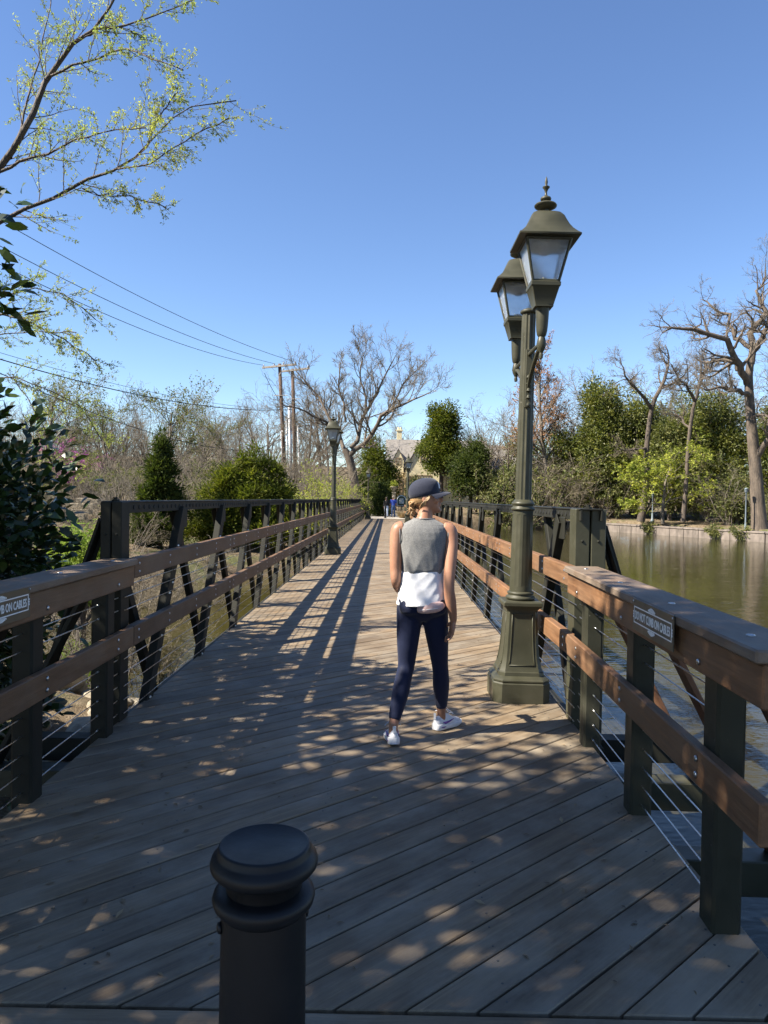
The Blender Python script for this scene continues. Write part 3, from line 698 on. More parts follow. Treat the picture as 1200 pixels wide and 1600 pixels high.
M['darkhair'] = mat_var('dark_hair', (0.025, 0.014, 0.009), (0.06, 0.035, 0.02), 0.5, 40, bstr=0)
M['shoe'] = mat_var('white_shoe', (0.50, 0.50, 0.53), (0.60, 0.60, 0.62), 0.5, 25, 160, 0.15, 0.002)
M['purple'] = mat_var('purple_trim', (0.10, 0.035, 0.20), (0.14, 0.05, 0.26), 0.5, 20, bstr=0)
M['eye'] = mat_var('eye_white', (0.6, 0.58, 0.55), (0.68, 0.66, 0.62), 0.2, 20, bstr=0)
M['iris'] = mat_var('eye_iris', (0.03, 0.045, 0.05), (0.05, 0.07, 0.08), 0.2, 20, bstr=0)
def remesh(mb, voxel, smooth=4, factor=0.5):
    me = mb.mesh('tmp'); ob = bpy.data.objects.new('tmp', me); C.objects.link(ob)
    m = ob.modifiers.new('r', 'REMESH'); m.mode = 'VOXEL'; m.voxel_size = voxel; m.use_smooth_shade = True
    if smooth: s_ = ob.modifiers.new('s', 'SMOOTH'); s_.iterations = smooth; s_.factor = factor
    dg = bpy.context.evaluated_depsgraph_get(); dg.update()
    out = bpy.data.meshes.new_from_object(ob.evaluated_get(dg)); bpy.data.objects.remove(ob); bpy.data.meshes.remove(me)
    out.polygons.foreach_set('use_smooth', np.ones(len(out.polygons), bool)); return out
def sell(cx, cy, z, rx, rf, rb, n=28, e=2.3, tilt=0.0, fold=None):
    """horizontal ring: half width rx, front depth rf (+y), back depth rb (-y)"""
    out = []
    for k in range(n):
        a = 2 * math.pi * k / n; c_, s_ = math.cos(a), math.sin(a)
        x = math.copysign(abs(c_) ** (2 / e), c_) * rx; y = math.copysign(abs(s_) ** (2 / e), s_) * (rf if s_ > 0 else rb)
        f_ = 1 + (fold(a, z) if fold else 0)
        out.append([cx + x * f_, cy + y * f_, z + tilt * x])
    return out
def dense(tab, n):
    """more rings from a ring table (smooth interpolation)"""
    T = np.array(tab, float); u = np.linspace(0, len(T) - 1, n); i = np.arange(len(T))
    return [tuple(np.interp(x, i, T[:, c]) for c in range(T.shape[1])) for x in u]
def smooth_tube(mb, pts, n=16, res=5):
    P = np.array(pts, float); out = []; m = len(P); E = np.vstack([2 * P[0] - P[1], P, 2 * P[-1] - P[-2]])
    for u in np.linspace(0, m - 1 - 1e-6, (m - 1) * res + 1):
        i = int(u); t = u - i; a, b, c, d = E[i:i + 4]
        out.append(0.5 * (2 * b + (c - a) * t + (2 * a - 5 * b + 4 * c - d) * t * t + (3 * b - a - 3 * c + d) * t ** 3))
    out = np.array(out); mb.tube(out[:, :3], list(np.maximum(out[:, 3], 0.001)), n)
def head_mesh(mb, Mx, k=1.0):
    tab = [(-0.004, .070, -.02, .016), (0.004, .083, -.005, .030), (.020, .090, .03, .046), (.040, .086, .062, .058), (.060, .083, .076, .064), (.085, .082, .086, .069), (.108, .078, .094, .072), (.130, .086, .100, .0745), (.160, .086, .102, .0745), (.190, .070, .090, .066), (.212, .045, .062, .045), (.222, .016, .026, .018)]
    rings = [[[v * k for v in p] for p in sell(0, 0, z, hw_, f_, b_, 28, 2.2)] for z, f_, b_, hw_ in tab]
    mb.loft(rings, True, Mx)
    V = Matrix(Mx)
    def ell(c, r, n=10):
        rg = []
        for i in range(1, n):
            t = math.pi * i / n; rg.append([[k * (c[0] + r[0] * math.sin(t) * math.cos(a)), k * (c[1] + r[1] * math.sin(t) * math.sin(a)), k * (c[2] - r[2] * math.cos(t))] for a in [2 * math.pi * j / 12 for j in range(12)]])
        mb.loft(rg, True, Mx)
    smooth_tube_M(mb, [(0, .078, .118, .008), (0, .092, .100, .010), (0, .103, .085, .012), (0, .098, .077, .011), (0, .082, .074, .009)], Mx, k)   # nose
    ell((0, .087, .056), (.022, .010, .006)); ell((0, .086, .047), (.020, .010, .006))                  # lips
    ell((0, .080, .014), (.020, .016, .016))                                                             # chin
    for s_ in (-1, 1):
        ell((s_ * .074, -.012, .095), (.008, .018, .030)); ell((s_ * .070, -.006, .082), (.007, .010, .016))  # ears
        ell((s_ * .045, .062, .082), (.022, .02, .022))                                                  # cheeks
def smooth_tube_M(mb, pts, Mx, k=1.0, n=10):
    q_ = [list(Mx @ (Vector(p[:3]) * k)) + [p[3] * k] for p in pts]; smooth_tube(mb, q_, n, 3)
def hand(mb, wrist, d, side, palm_n, k=1.0, curl=0.5):
    """relaxed hand: d = direction of the fingers, side = towards the thumb, palm_n = palm normal"""
    w = Vector(wrist); d = Vector(d).normalized(); s_ = Vector(side); s_ = (s_ - d * s_.dot(d)).normalized(); n_ = d.cross(s_)
    if n_.dot(Vector(palm_n)) < 0: n_ = -n_
    rings = []
    for t, hw_, th in ((-.02, .021, .019), (0.0, .023, .017), (.02, .031, .016), (.045, .038, .0155), (.07, .040, .014), (.088, .038, .011)):
        rings.append([list(w + d * t * k + s_ * math.cos(a) * hw_ * k + n_ * math.sin(a) * th * k) for a in [2 * math.pi * j / 14 for j in range(14)]])
    mb.loft(rings)
    for i, (off, ln) in enumerate(((.029, .068), (.0095, .077), (-.0095, .072), (-.028, .056))):
        b_ = w + d * .078 * k + s_ * off * k; c1 = curl * (0.5 + 0.12 * i); p = [b_]; dd = d + s_ * off * 1.2; ang = 0
        for j, fr in enumerate((.42, .32, .26)):
            ang += c1 * (0.55, 0.8, 0.6)[j]; p.append(p[-1] + (dd * math.cos(ang) + n_ * math.sin(ang)).normalized() * ln * fr * k)
        smooth_tube(mb, [list(q_) + [r_ * k] for q_, r_ in zip(p, (.0095, .0088, .0080, .0062))], 8, 3)
    b_ = w + d * .018 * k + s_ * .024 * k
    p = [b_, b_ + (d * .6 + s_ * .75 + n_ * .3).normalized() * .034 * k]; p.append(p[-1] + (d * .85 + s_ * .4 + n_ * .35).normalized() * .03 * k); p.append(p[-1] + (d + s_ * .05 + n_ * .35).normalized() * .024 * k)
    smooth_tube(mb, [list(q_) + [r_ * k] for q_, r_ in zip(p, (.014, .0115, .0095, .007))], 8, 3)
def sneaker(root, ankle, yaw, pitch, mark_side):
    sh = empty('sneaker', (0, 0, 0), 0, root); sh.matrix_local = Matrix.Translation(ankle) @ Matrix.Rotation(yaw, 4, 'Z') @ Matrix.Rotation(pitch, 4, 'X')
    # local: +y towards the toe, heel at y = -0.065, sole at z = -0.095
    def outline(y):
        return np.interp(y, [-.068, -.06, -.03, .02, .07, .12, .16, .185, .197], [.012, .030, .036, .034, .041, .046, .040, .024, .006])
    ys = [-.068, -.064, -.055, -.035, -.01, .02, .05, .08, .11, .14, .165, .18, .19, .197]
    up = MB(); rings = []
    for y in ys:
        hw_ = outline(y) * .96; top = np.interp(y, [-.068, -.05, -.02, .02, .05, .09, .13, .17, .197], [.062, .092, .092, .100, .098, .075, .056, .046, .030]); r_ = []
        for j in range(18):
            a = 2 * math.pi * j / 18; zz = math.sin(a); tw = 1 - (0.42 if top > .07 else .3) * max(0, zz) ** 1.5
            r_.append([math.copysign(abs(math.cos(a)) ** .75, math.cos(a)) * hw_ * tw, y, -.068 + (max(zz, 0) ** .9 * (top - .027) if zz > 0 else zz * .01)])
        rings.append(r_)
    up.loft(rings); up.build('upper', M['shoe'], sh, True)
    so_ = MB(); rings = []
    for y in ys:
        hw_ = outline(y) * 1.06 + .002; th = np.interp(y, [-.07, .0, .1, .2], [.040, .034, .026, .026]); lift = np.interp(y, [-.07, -.05, .12, .2], [.004, 0, 0, .014])
        rings.append([[x * hw_, y * 1.02, z] for x, z in ((-1, -.095 + lift + .004), (-.93, -.095 + lift), (.93, -.095 + lift), (1, -.095 + lift + .004), (1.0, -.095 + th), (.92, -.095 + th + .003), (-.92, -.095 + th + .003), (-1.0, -.095 + th))])
    so_.loft(rings); so_.build('sole', M['shoe'], sh, True, 50)
    for s_ in (-1, 1):
        mk = MB(); pts = [(-.015, -.044), (.01, -.052), (.045, -.048), (.085, -.034)]
        mk.tube([(s_ * (outline(y) * .955 + .0005) * (1.0), y, z) for y, z in pts], [.003, .008, .006, .002], 6); mk.build('side_mark', M['purple'], sh, True)
        mk = MB(); mk.tube([(s_ * (outline(y) * 1.06 + .001), y, -.076) for y in (-.04, -.015, .01)], [.003, .006, .003], 6); mk.build('sole_window', M['purple'], sh, True)
    tab = MB(); tab.box((0, -.066, -.0), (.022, .006, .045), .003); tab.build('heel_tab', M['shoe'], sh)
    lc = MB()
    for i in range(4): lc.tube([(-.022 + .002 * i, .045 + .02 * i, .028 - .013 * i), (0, .05 + .02 * i, .036 - .0135 * i), (.022 - .002 * i, .045 + .02 * i, .028 - .013 * i)], .0032, 6)
    lc.tube([(.018, .05, .03), (.04, .035, .02), (.05, .01, .012)], .0028, 5); lc.tube([(-.018, .05, .03), (-.042, .03, .018), (-.055, .0, .014)], .0028, 5)
    lc.build('laces', M['shoe'], sh, True)
def walking_woman():
    root = tag(empty('person', (0.24, 4.8, 0)), 'person in grey tank top, navy leggings and navy cap walking away, head turned right', 'person')
    k = 1.0
    hipL, hipR = (-.082, .0, .875), (.082, .0, .875)
    kneeL, kneeR = (-.100, -.01, .480), (.128, .075, .475); ankL, ankR = (-.182, -.165, .115), (.152, .165, .105)
    head_M = Matrix.Translation((.022, .015, 1.488)) @ Matrix.Rotation(R(-93), 4, 'Z') @ Matrix.Rotation(R(4), 4, 'X')
    b = MB()
    torso = [(.80, .150, .09, .12), (.86, .160, .095, .128), (.92, .158, .095, .120), (.99, .142, .09, .098), (1.07, .124, .088, .088), (1.15, .130, .095, .092), (1.24, .144, .105, .102), (1.32, .150, .100, .104), (1.375, .150, .080, .095), (1.41, .125, .062, .080), (1.435, .085, .050, .066), (1.455, .056, .046, .054)]
    b.loft([sell(0, 0, z, rx * .9, rf * .9, rb * .85) for z, rx, rf, rb in torso[2:4]] + [sell(0, 0, z, rx, rf, rb) for z, rx, rf, rb in torso[4:]])
    smooth_tube(b, [(0, -.012, 1.40, .062), (.004, -.006, 1.45, .053), (.012, .004, 1.50, .050), (.022, .012, 1.56, .052)], 18)
    head_mesh(b, head_M)
    armR = [(.130, -.010, 1.385, .050), (.166, -.016, 1.375, .051), (.180, -.030, 1.32, .0475), (.178, -.060, 1.22, .0435), (.168, -.092, 1.10, .039), (.166, -.110, 1.00, .0355), (.176, -.106, .93, .037), (.192, -.090, .85, .030), (.202, -.075, .785, .0225)]
    armL = [(-.135, -.005, 1.385, .050), (-.166, -.008, 1.375, .050), (-.178, -.016, 1.32, .046), (-.182, -.025, 1.22, .0425), (-.182, -.035, 1.12, .038), (-.178, -.040, 1.045, .0345), (-.165, .02, 1.00, .035), (-.145, .10, .955, .028), (-.130, .16, .925, .0215)]
    smooth_tube(b, armR); smooth_tube(b, armL)
    hand(b, (.202, -.075, .785), (-.16, .10, -1), (-.25, .9, 0), (-1, -.1, 0), 1.0, 0.55)
    hand(b, (-.130, .16, .925), (.15, .8, -.35), (.7, 0, .5), (.3, 0, -1), 1.0, 0.6)
    legL = [(hipL[0], 0, .86, .085), (-.088, -.004, .74, .078), (-.094, -.010, .62, .067), kneeL + (.052,), (-.118, -.05, .40, .050), (-.136, -.085, .32, .052), (-.160, -.125, .22, .042), (-.176, -.152, .15, .033), ankL + (.030,), (-.182, -.158, .06, .030)]
    legR = [(hipR[0], 0, .86, .085), (.094, .015, .74, .078), (.110, .042, .62, .067), kneeR + (.052,), (.137, .085, .40, .050), (.142, .105, .32, .052), (.148, .138, .22, .042), (.151, .156, .15, .033), ankR + (.030,), (.155, .175, .05, .030)]
    for l_ in (legL, legR): smooth_tube(b, l_)
    body = link('body', remesh(b, 0.0058, 3, 0.4), root, M['skin'])
    # eyes
    for s_ in (-1, 1):
        e = MB(); e.lathe([(0.001, -.011), (.007, -.0085), (.011, 0), (.007, .0085), (.001, .011)], 12, M=head_M @ Matrix.Translation((s_ * .030, .066, .112))); e.build('eye', M['eye'], body, True)
        e = MB(); e.lathe([(.005, 0), (.004, .0012), (.001, .0015)], 10, M=head_M @ Matrix.Translation((s_ * .030, .0768, .112)) @ Matrix.Rotation(-math.pi / 2, 4, 'X')); e.build('iris', M['iris'], body, True)
    # leggings
    g = MB(); g.loft([sell(0, 0, z, rx + .006, rf + .006, rb + .008) for z, rx, rf, rb in [(.775, .06, .05, .06), (.81, .115, .075, .095), (.845, .148, .09, .118)] + torso[1:5]])
    cut = lambda leg, z: [tuple(p[:3]) + (p[3] + .0055,) for p in leg if p[2] > z]
    for l_, s_ in ((legL, -1), (legR, 1)): smooth_tube(g, cut(l_, .14), 18); g.lathe([(.02, -.07), (.072, -.035), (.082, 0), (.07, .045), (.02, .08)], 16, c=(s_ * .078, -.062, .875))
    link('leggings', remesh(g, 0.007, 14, 0.55), root, M['leggings'])
    # grey tank top: loose, gathered at the waist
    rs_ = random.Random(3); ph = [rs_.uniform(0, 6.28) for _ in range(8)]
    def fold(a, z):
        lowf = max(0, min(1, (1.36 - z) / .22)); rd = lambda x: 1 - 2 * abs(math.sin(x)) ** 0.8; return lowf * (.026 * rd(2.5 * a + ph[0] + 9 * z) + .020 * rd(4.5 * a + ph[1] - 15 * z) + .010 * rd(9 * a + ph[2] + 24 * z)) + .005 * math.sin(23 * a + 31 * z)
    tt = [(1.085, .116, .098, .098), (1.092, .132, .106, .112), (1.115, .142, .112, .122), (1.15, .146, .115, .125), (1.20, .151, .118, .124), (1.26, .158, .120, .120), (1.32, .160, .114, .118), (1.365, .161, .098, .110), (1.392, .156, .082, .100), (1.414, .138, .070, .088), (1.430, .110, .062, .078), (1.443, .084, .058, .071), (1.452, .068, .057, .067), (1.449, .060, .050, .060)]
    rings = [sell(0, -.003, z, rx, rf, rb, 120, 2.35, 0, fold) for z, rx, rf, rb in dense(tt, 66)]
    for r_ in rings:
        for p in r_:
            w_ = max(0, min(1, (1.18 - p[2]) / .1)); p[2] += w_ * (.09 * p[0] + .006 * math.sin(60 * p[0] + 20 * p[1]))
    cb_ = MB(); cb_.tube([(.071 * math.cos(a), -.003 + (.058 if math.sin(a) > 0 else .069) * math.sin(a), 1.4515) for a in [2 * math.pi * i / 30 for i in range(31)]], .0042, 6, False); cb_.build('neck_band', M['tank'], root, True)
    t = MB(); t.loft(rings); t.build('tank_top', M['tank'], root, True)
    for s_ in (-1, 1):
        hm = MB(); hm.tube([(s_ * (.157 + .004 * math.sin(a)), -.006 + .062 * math.cos(a), 1.335 + .075 * math.sin(a)) for a in [2 * math.pi * i / 24 for i in range(25)]], .0045, 6, False); hm.build('armhole_hem', M['tank'], root, True)
    # white shirt hanging below it
    def fold2(a, z):
        w_ = max(0, min(1, (1.13 - z) / .2)); rd = lambda x: 1 - 2 * abs(math.sin(x)) ** 0.8; return .016 * rd(3 * a + ph[3] + 17 * z) + .010 * rd(6 * a + ph[6] - 38 * z) + w_ * (.018 * rd(2 * a + ph[4] + 3 * z) + .014 * rd(5.5 * a + ph[5] + 8 * z))
    ws = [(1.13, .120, .094, .100), (1.10, .140, .104, .116), (1.06, .146, .108, .122), (1.01, .152, .112, .130), (.96, .162, .118, .140), (.92, .163, .118, .154), (.893, .167, .12, .162), (.889, .165, .118, .160), (.90, .15, .11, .142)]
    s = MB(); s.loft([sell(-.004, -.004, z, rx, rf, rb, 120, 2.3, .06, fold2) for z, rx, rf, rb in dense(ws, 50)]); s.build('white_shirt', M['whitecotton'], root, True)
    # pink belt bag under the hem at the back
    pb = MB(); rings = []
    for i in range(13):
        u = -1 + 2 * i / 12; w_ = max(.02, 1 - abs(u) ** 3.0) ** .5; x = .045 + u * .098
        rings.append([[x, -.142 + .03 * u * u + (.026 * w_ * (1 + .12 * math.sin(u * 14))) * math.cos(a),   .880 + .012 * u + .036 * w_ * math.sin(a)] for a in [2 * math.pi * j / 16 for j in range(16)]])
    pb.loft(rings); bag = pb.build('belt_bag', M['pink'], root, True)
    z_ = MB(); z_.tube([(.045 + u * .09, -.142 + .03 * u * u - .0265 * max(.02, 1 - abs(u) ** 3) ** .5, .874 + .012 * u) for u in np.linspace(-.95, .95, 12)], .0022, 5); z_.build('zip', M['whitecotton'], bag)
    # hair: cap of hair, loose strands and a short knot at the nape
    h_ = MB(); h_.loft([[list(head_M @ Vector(p)) for p in sell(0, -.012, z, hw_, f_, b__, 26, 2.2)] for z, f_, b__, hw_ in [(.055, -.02, .088, .058), (.075, .0, .098, .070), (.10, .02, .096, .075), (.125, .05, .094, .074)]])
    rr_ = random.Random(8)
    for i in range(80):
        a = rr_.uniform(-2.6, -.54); x0, y0 = .074 * math.cos(a), -.010 + .092 * math.sin(a); z0 = .112 + rr_.uniform(-.02, .02); cx_ = rr_.gauss(.0, .014)
        p = [(x0, y0, z0), (x0 * .92, y0 * 1.03, z0 - .03), (x0 * .62 + cx_ * .4, -.098 + rr_.gauss(0, .006), .068 + rr_.gauss(0, .008)), (cx_, -.100 + rr_.gauss(0, .010), .040 + rr_.gauss(0, .012)), (cx_ * 1.4, -.098 + rr_.gauss(0, .016), .008 + rr_.gauss(0, .016))]
        smooth_tube(h_, [list(head_M @ Vector(q_)) + [r_] for q_, r_ in zip(p, (.0035, .004, .004, .0035, .0012))], 5, 3)
    for i in range(22):
        s_ = rr_.choice((-1, 1)); p = [(s_ * .074, .03 + rr_.gauss(0, .008), .125), (s_ * .080, .012 + rr_.gauss(0, .006), .095), (s_ * .078, -.02 + rr_.gauss(0, .01), .06), (s_ * .062, -.05, .035 + rr_.gauss(0, .012))]
        smooth_tube(h_, [list(head_M @ Vector(q_)) + [r_] for q_, r_ in zip(p, (.003, .003, .0025, .001))], 4, 3)
    h_.build('hair', M['hair'], root, True)
    # cap
    cM = head_M @ Matrix.Translation((0, -.004, .118)) @ Matrix.Rotation(R(7), 4, 'X')
    c = MB(); c.loft([[list(cM @ Vector(p)) for p in sell(0, 0, z, hw_, f_, b__, 36, 2.15)] for z, f_, b__, hw_ in [(-.004, .094, .104, .080), (.0, .098, .110, .0845), (.025, .101, .112, .086), (.055, .101, .107, .085), (.08, .094, .094, .078), (.098, .078, .074, .063), (.110, .050, .048, .042), (.1155, .018, .018, .016)]])
    cap = c.build('cap', M['navycap'], root, True)
    br = MB(); top, bot = [], []
    for j in range(9):
        v_ = j / 8.0; row = []
        for i in range(17):
            u = -1 + i / 8.0; a = u * 1.18; x = .086 * math.sin(a); y0 = .099 * math.cos(a) * .98; ext = .072 * math.cos(u * 1.35) ** .7 if abs(u) < 1.16 else 0
            row.append(cM @ Vector((x * (1 + .04 * v_), y0 + ext * v_, .006 - .030 * v_ * v_ * .6 - .040 * (u * u) * (.4 + .6 * v_) * .55)))
        top.append(row)
    Vv = [list(p) for r_ in top for p in r_] + [list(p - (cM.to_3x3() @ Vector((0, 0, .004)))) for r_ in top for p in r_]; N_ = 9 * 17; F_ = []
    for j in range(8):
        for i in range(16):
            a = j * 17 + i; F_ += [(a, a + 1, a + 18, a + 17), (a + N_, a + 17 + N_, a + 18 + N_, a + 1 + N_)]
    for i in range(16): a = 8 * 17 + i; F_.append((a, a + 1, a + 1 + N_, a + N_))
    for j in range(8):
        a = j * 17; F_.append((a, a + 17, a + 17 + N_, a + N_)); a = j * 17 + 16; F_.append((a, a + N_, a + 17 + N_, a + 17))
    br.add(Vv, F_); br.build('brim', M['navycap'], cap, True, 60)
    pt = MB(); rows = []
    for j in range(5):
        v_ = j / 4.0; z = .030 + v_ * .042; fr = np.interp(z, [0, .025, .055, .08], [.099, .102, .1022, .095]) + .0015
        rows.append([cM @ Vector((math.sin(u) * .086, math.cos(u) * fr, z)) for u in np.linspace(-.42, .42, 7)])
    V2 = [list(p) for r_ in rows for p in r_]; F2 = [(j * 7 + i, j * 7 + i + 1, j * 7 + i + 8, j * 7 + i + 7) for j in range(4) for i in range(6)]
    pt.add(V2, F2); pt.build('front_patch', M['whitecotton'], cap, True)
    bt = MB(); bt.lathe([(.008, 0), (.007, .004), (.002, .006)], 10, M=cM @ Matrix.Translation((0, 0, .114))); bt.build('button', M['navycap'], cap, True)
    sneaker(root, Vector((-.182, -.150, .102)), R(6), R(-5), 1)
    sneaker(root, Vector((.152, .165, .097)), R(-46), 0, 1)
    return root
walking_woman()
def stroller(loc, label, h, shirt, trousers, hair, hair_long, armR_out, phase, rz=0.0, female=False):
    root = tag(empty('person', loc, rz), label, 'person'); k = h / 1.72; S = lambda p: tuple(v * k for v in p); b = MB()
    w = .9 if female else 1.05
    tor = [(.80, .14, .10), (.88, .165, .115), (.95, .16, .11), (1.06, .14 if female else .155, .10), (1.2, .155 * w, .115), (1.33, .17 * w, .11), (1.41, .14 * w, .08), (1.46, .06, .055)]
    b.loft([[[v * k for v in p] for p in sell(0, 0, z, rx, ry, ry, 18)] for z, rx, ry in tor])
    smooth_tube(b, [S((0, 0, 1.42, .055)), S((0, .01, 1.55, .055))], 12); head_mesh(b, Matrix.Scale(k, 4) @ Matrix.Translation((0, .01, 1.495)))
    arms = [[(s_ * .15 * w, 0, 1.385, .05), (s_ * .20 * w, 0, 1.34, .048), (s_ * (.22 * w), -.02, 1.12, .04), (s_ * (.23 + (armR_out if s_ > 0 else 0)), .06, .92, .033), (s_ * (.225 + (armR_out if s_ > 0 else 0)), .10, .83, .025)] for s_ in (-1, 1)]
    for a in arms:
        smooth_tube(b, [S(p) for p in a], 10); hand(b, S(a[-1][:3]), (0, .2, -1), (0, 1, 0), (-a[-1][0], 0, 0), k, .5)
    legs = [[(s_ * .085, 0, .88, .088), (s_ * .09, s_ * phase * .05, .68, .075), (s_ * .092, s_ * phase * .10, .48, .058), (s_ * .095, s_ * phase * .12 - .02, .28, .05), (s_ * .095, s_ * phase * .15 - .04, .07, .036), (s_ * .095, s_ * phase * .15 + .10, .035, .036)] for s_ in (-1, 1)]
    for l_ in legs: smooth_tube(b, [S(p) for p in l_], 12)
    link('body', remesh(b, .010, 2, .4), root, M['skin'])
    t = MB(); t.loft([[[v * k for v in p] for p in sell(0, 0, z, rx + .014, ry + .014, ry + .014, 20)] for z, rx, ry in tor[2:-1]])
    for a in arms: smooth_tube(t, [S(p[:3] + (p[3] + .012,)) for p in (a[:3] if not female else a[:4])], 10)
    link('shirt', remesh(t, .014, 2, .4), root, shirt)
    j = MB(); j.loft([[[v * k for v in p] for p in sell(0, 0, z, rx + .01, ry + .01, ry + .012, 20)] for z, rx, ry in tor[:4]])
    for l_ in legs: smooth_tube(j, [S(p[:3] + (p[3] + .016,)) for p in l_[:5]], 12)
    link('trousers', remesh(j, .014, 2, .4), root, trousers)
    hr = MB(); HM = Matrix.Scale(k, 4) @ Matrix.Translation((0, .0, 1.495))
    hr.loft([[list(HM @ Vector(p)) for p in sell(0, -.008, z, hw_, f_, b_, 18)] for z, f_, b_, hw_ in ([(-.12, -.03, .10, .06), (-.03, -.02, .115, .085)] if hair_long else []) + [(.06, -.01, .098, .070), (.11, .02, .108, .080), (.16, .08, .112, .082), (.20, .07, .09, .068), (.228, .03, .04, .03)]])
    hr.build('hair', hair, root, True)
    for s_, l_ in zip((-1, 1), legs):
        f = MB(); x, y = l_[4][0], l_[4][1]; f.loft([[[x * k + c_ * hw_, (y + yy) * k, max(.003, z + zz * th)] for c_, zz in ((-1, -1), (1, -1), (1, .4), (.5, 1), (-.5, 1), (-1, .4))] for yy, hw_, z, th in ((-.06, .03, .04, .035), (0, .04, .05, .05), (.1, .045, .04, .04), (.18, .03, .03, .025))]); f.build('shoe', M['black_paint'], root, True)
    return root
M['blueshirt'] = cloth('blue_shirt', (0.020, 0.045, 0.24), (0.035, 0.07, 0.32), 60)
M['jeans'] = cloth('blue_jeans', (0.035, 0.07, 0.16), (0.07, 0.12, 0.24), 90)
M['palejeans'] = cloth('pale_jeans', (0.30, 0.36, 0.46), (0.42, 0.48, 0.56), 90)
M['blacktop'] = cloth('black_top', (0.010, 0.010, 0.011), (0.018, 0.018, 0.019), 90)
M['greyhair'] = mat_var('grey_hair', (0.20, 0.165, 0.13), (0.34, 0.29, 0.24), 0.5, 40, bstr=0)
stroller((0.45, 61.4, 0.02), 'person in blue shirt and jeans walking away at the far end of the bridge', 1.80, M['blueshirt'], M['jeans'], M['greyhair'], False, 0.0, 0.6)
stroller((-0.13, 61.3, 0.02), 'person with long dark hair in black top and pale jeans walking at the far end', 1.70, M['blacktop'], M['palejeans'], M['darkhair'], True, 0.05, -0.6, female=True)
# ------------------------------------------------------------------ trees (every level grown at once with numpy)
def nrm(a): return a / np.maximum(np.linalg.norm(a, axis=-1, keepdims=True), 1e-9)
class Tree:
    def __init__(s, seed): s.r = np.random.RandomState(seed)
    def grow(s, P0, D0, L, Rad, npts=5, wander=0.2, up=0.0, taper=0.35):
        N = len(P0); P = np.zeros((N, npts, 3)); P[:, 0] = P0; D = nrm(D0); st = (L / (npts - 1))[:, None]
        for i in range(1, npts):
            D = nrm(D + wander * s.r.randn(N, 3) + np.array([0, 0, up]))
            P[:, i] = P[:, i - 1] + D * st
        Rr = Rad[:, None] * np.linspace(1, taper, npts)[None]
        return P, Rr
    def kids(s, P, Rr, n, t0=0.25, t1=1.0, ang=(35, 60), lf=(0.5, 0.8), rf=0.6, fade=0.35, flat=0.0, tip=True):
        N, K = P.shape[:2]; plen = np.linalg.norm(np.diff(P, axis=1), axis=2).sum(1)
        t = t0 + (t1 - t0) * (np.arange(n)[None] + s.r.rand(N, n)) / n
        if tip: t[:, -1] = np.maximum(t[:, -1], 0.97)
        x = np.clip(t, 0, 0.9999) * (K - 1); i = x.astype(int); f = (x - i)[..., None]
        a = np.arange(N)[:, None]; p0, p1 = P[a, i], P[a, i + 1]
        pos = p0 + (p1 - p0) * f; tan = nrm(p1 - p0)
        ra = s.r.randn(N, n, 3); ra[..., 2] *= (1 - flat); per = nrm(ra - tan * (ra * tan).sum(-1, keepdims=True))
        th = np.radians(s.r.uniform(ang[0], ang[1], (N, n)))[..., None]
        d = tan * np.cos(th) + per * np.sin(th)
        L = plen[:, None] * s.r.uniform(lf[0], lf[1], (N, n)) * (1 - fade * t)
        rr = (Rr[a, i] * (1 - f[..., 0]) + Rr[a, i + 1] * f[..., 0]) * rf
        return pos.reshape(-1, 3), d.reshape(-1, 3), L.ravel(), rr.ravel()
def tubes(P, Rr, sides):
    N, K = P.shape[:2]; T = np.zeros_like(P)
    T[:, 1:-1] = P[:, 2:] - P[:, :-2]; T[:, 0] = P[:, 1] - P[:, 0]; T[:, -1] = P[:, -1] - P[:, -2]; T = nrm(T)
    ref = np.where(np.abs(T[:, :1, 2:3]) > 0.8, np.array([1.0, 0, 0]), np.array([0, 0, 1.0])); ref = np.repeat(ref, K, 1)
    X = nrm(np.cross(ref, T)); Y = np.cross(T, X)
    a = np.arange(sides) * 2 * np.pi / sides
    V = P[:, :, None] + (X[:, :, None] * np.cos(a)[None, None, :, None] + Y[:, :, None] * np.sin(a)[None, None, :, None]) * Rr[:, :, None, None]
    idx = np.arange(N * K * sides).reshape(N, K, sides); nx_ = np.roll(idx, -1, 2)
    Q = np.stack([idx[:, :-1], nx_[:, :-1], nx_[:, 1:], idx[:, 1:]], -1).reshape(-1, 4)
    return V.reshape(-1, 3), Q
def joinq(parts):
    V, Q, n = [], [], 0
    for v, q_ in parts: V.append(v); Q.append(q_ + n); n += len(v)
    return np.concatenate(V), np.concatenate(Q)
def oval_leaves(rs, pos, dirs, L, W, jit=0.6, droop=0.0):
    """oval leaves that curve a little, 6 vertices and 4 triangles each"""
    N = len(pos); d = nrm(dirs + jit * rs.randn(N, 3) + np.array([0, 0, -droop]))
    up = rs.randn(N, 3); up[:, 2] = np.abs(up[:, 2]) + 0.5; sd = nrm(np.cross(d, up)); nn = np.cross(sd, d)
    L = L * rs.uniform(0.6, 1.25, (N, 1)); W = W * rs.uniform(0.75, 1.2, (N, 1)); c = L * rs.uniform(-.05, .16, (N, 1))
    f = lambda t, s_, k: pos + d * L * t + sd * W * s_ + nn * (c * k + np.abs(s_) * W * 0.25)
    V = np.stack([f(0, 0, 0), f(.3, .42, .6), f(.68, .42, .8), f(1, 0, 0), f(.68, -.42, .8), f(.3, -.42, .6)], 1).reshape(-1, 3)
    i = np.arange(N)[:, None] * 6
    return V, np.concatenate([i + [0, 1, 5], i + [1, 2, 4], i + [1, 4, 5], i + [2, 3, 4]], 1).reshape(-1, 3)
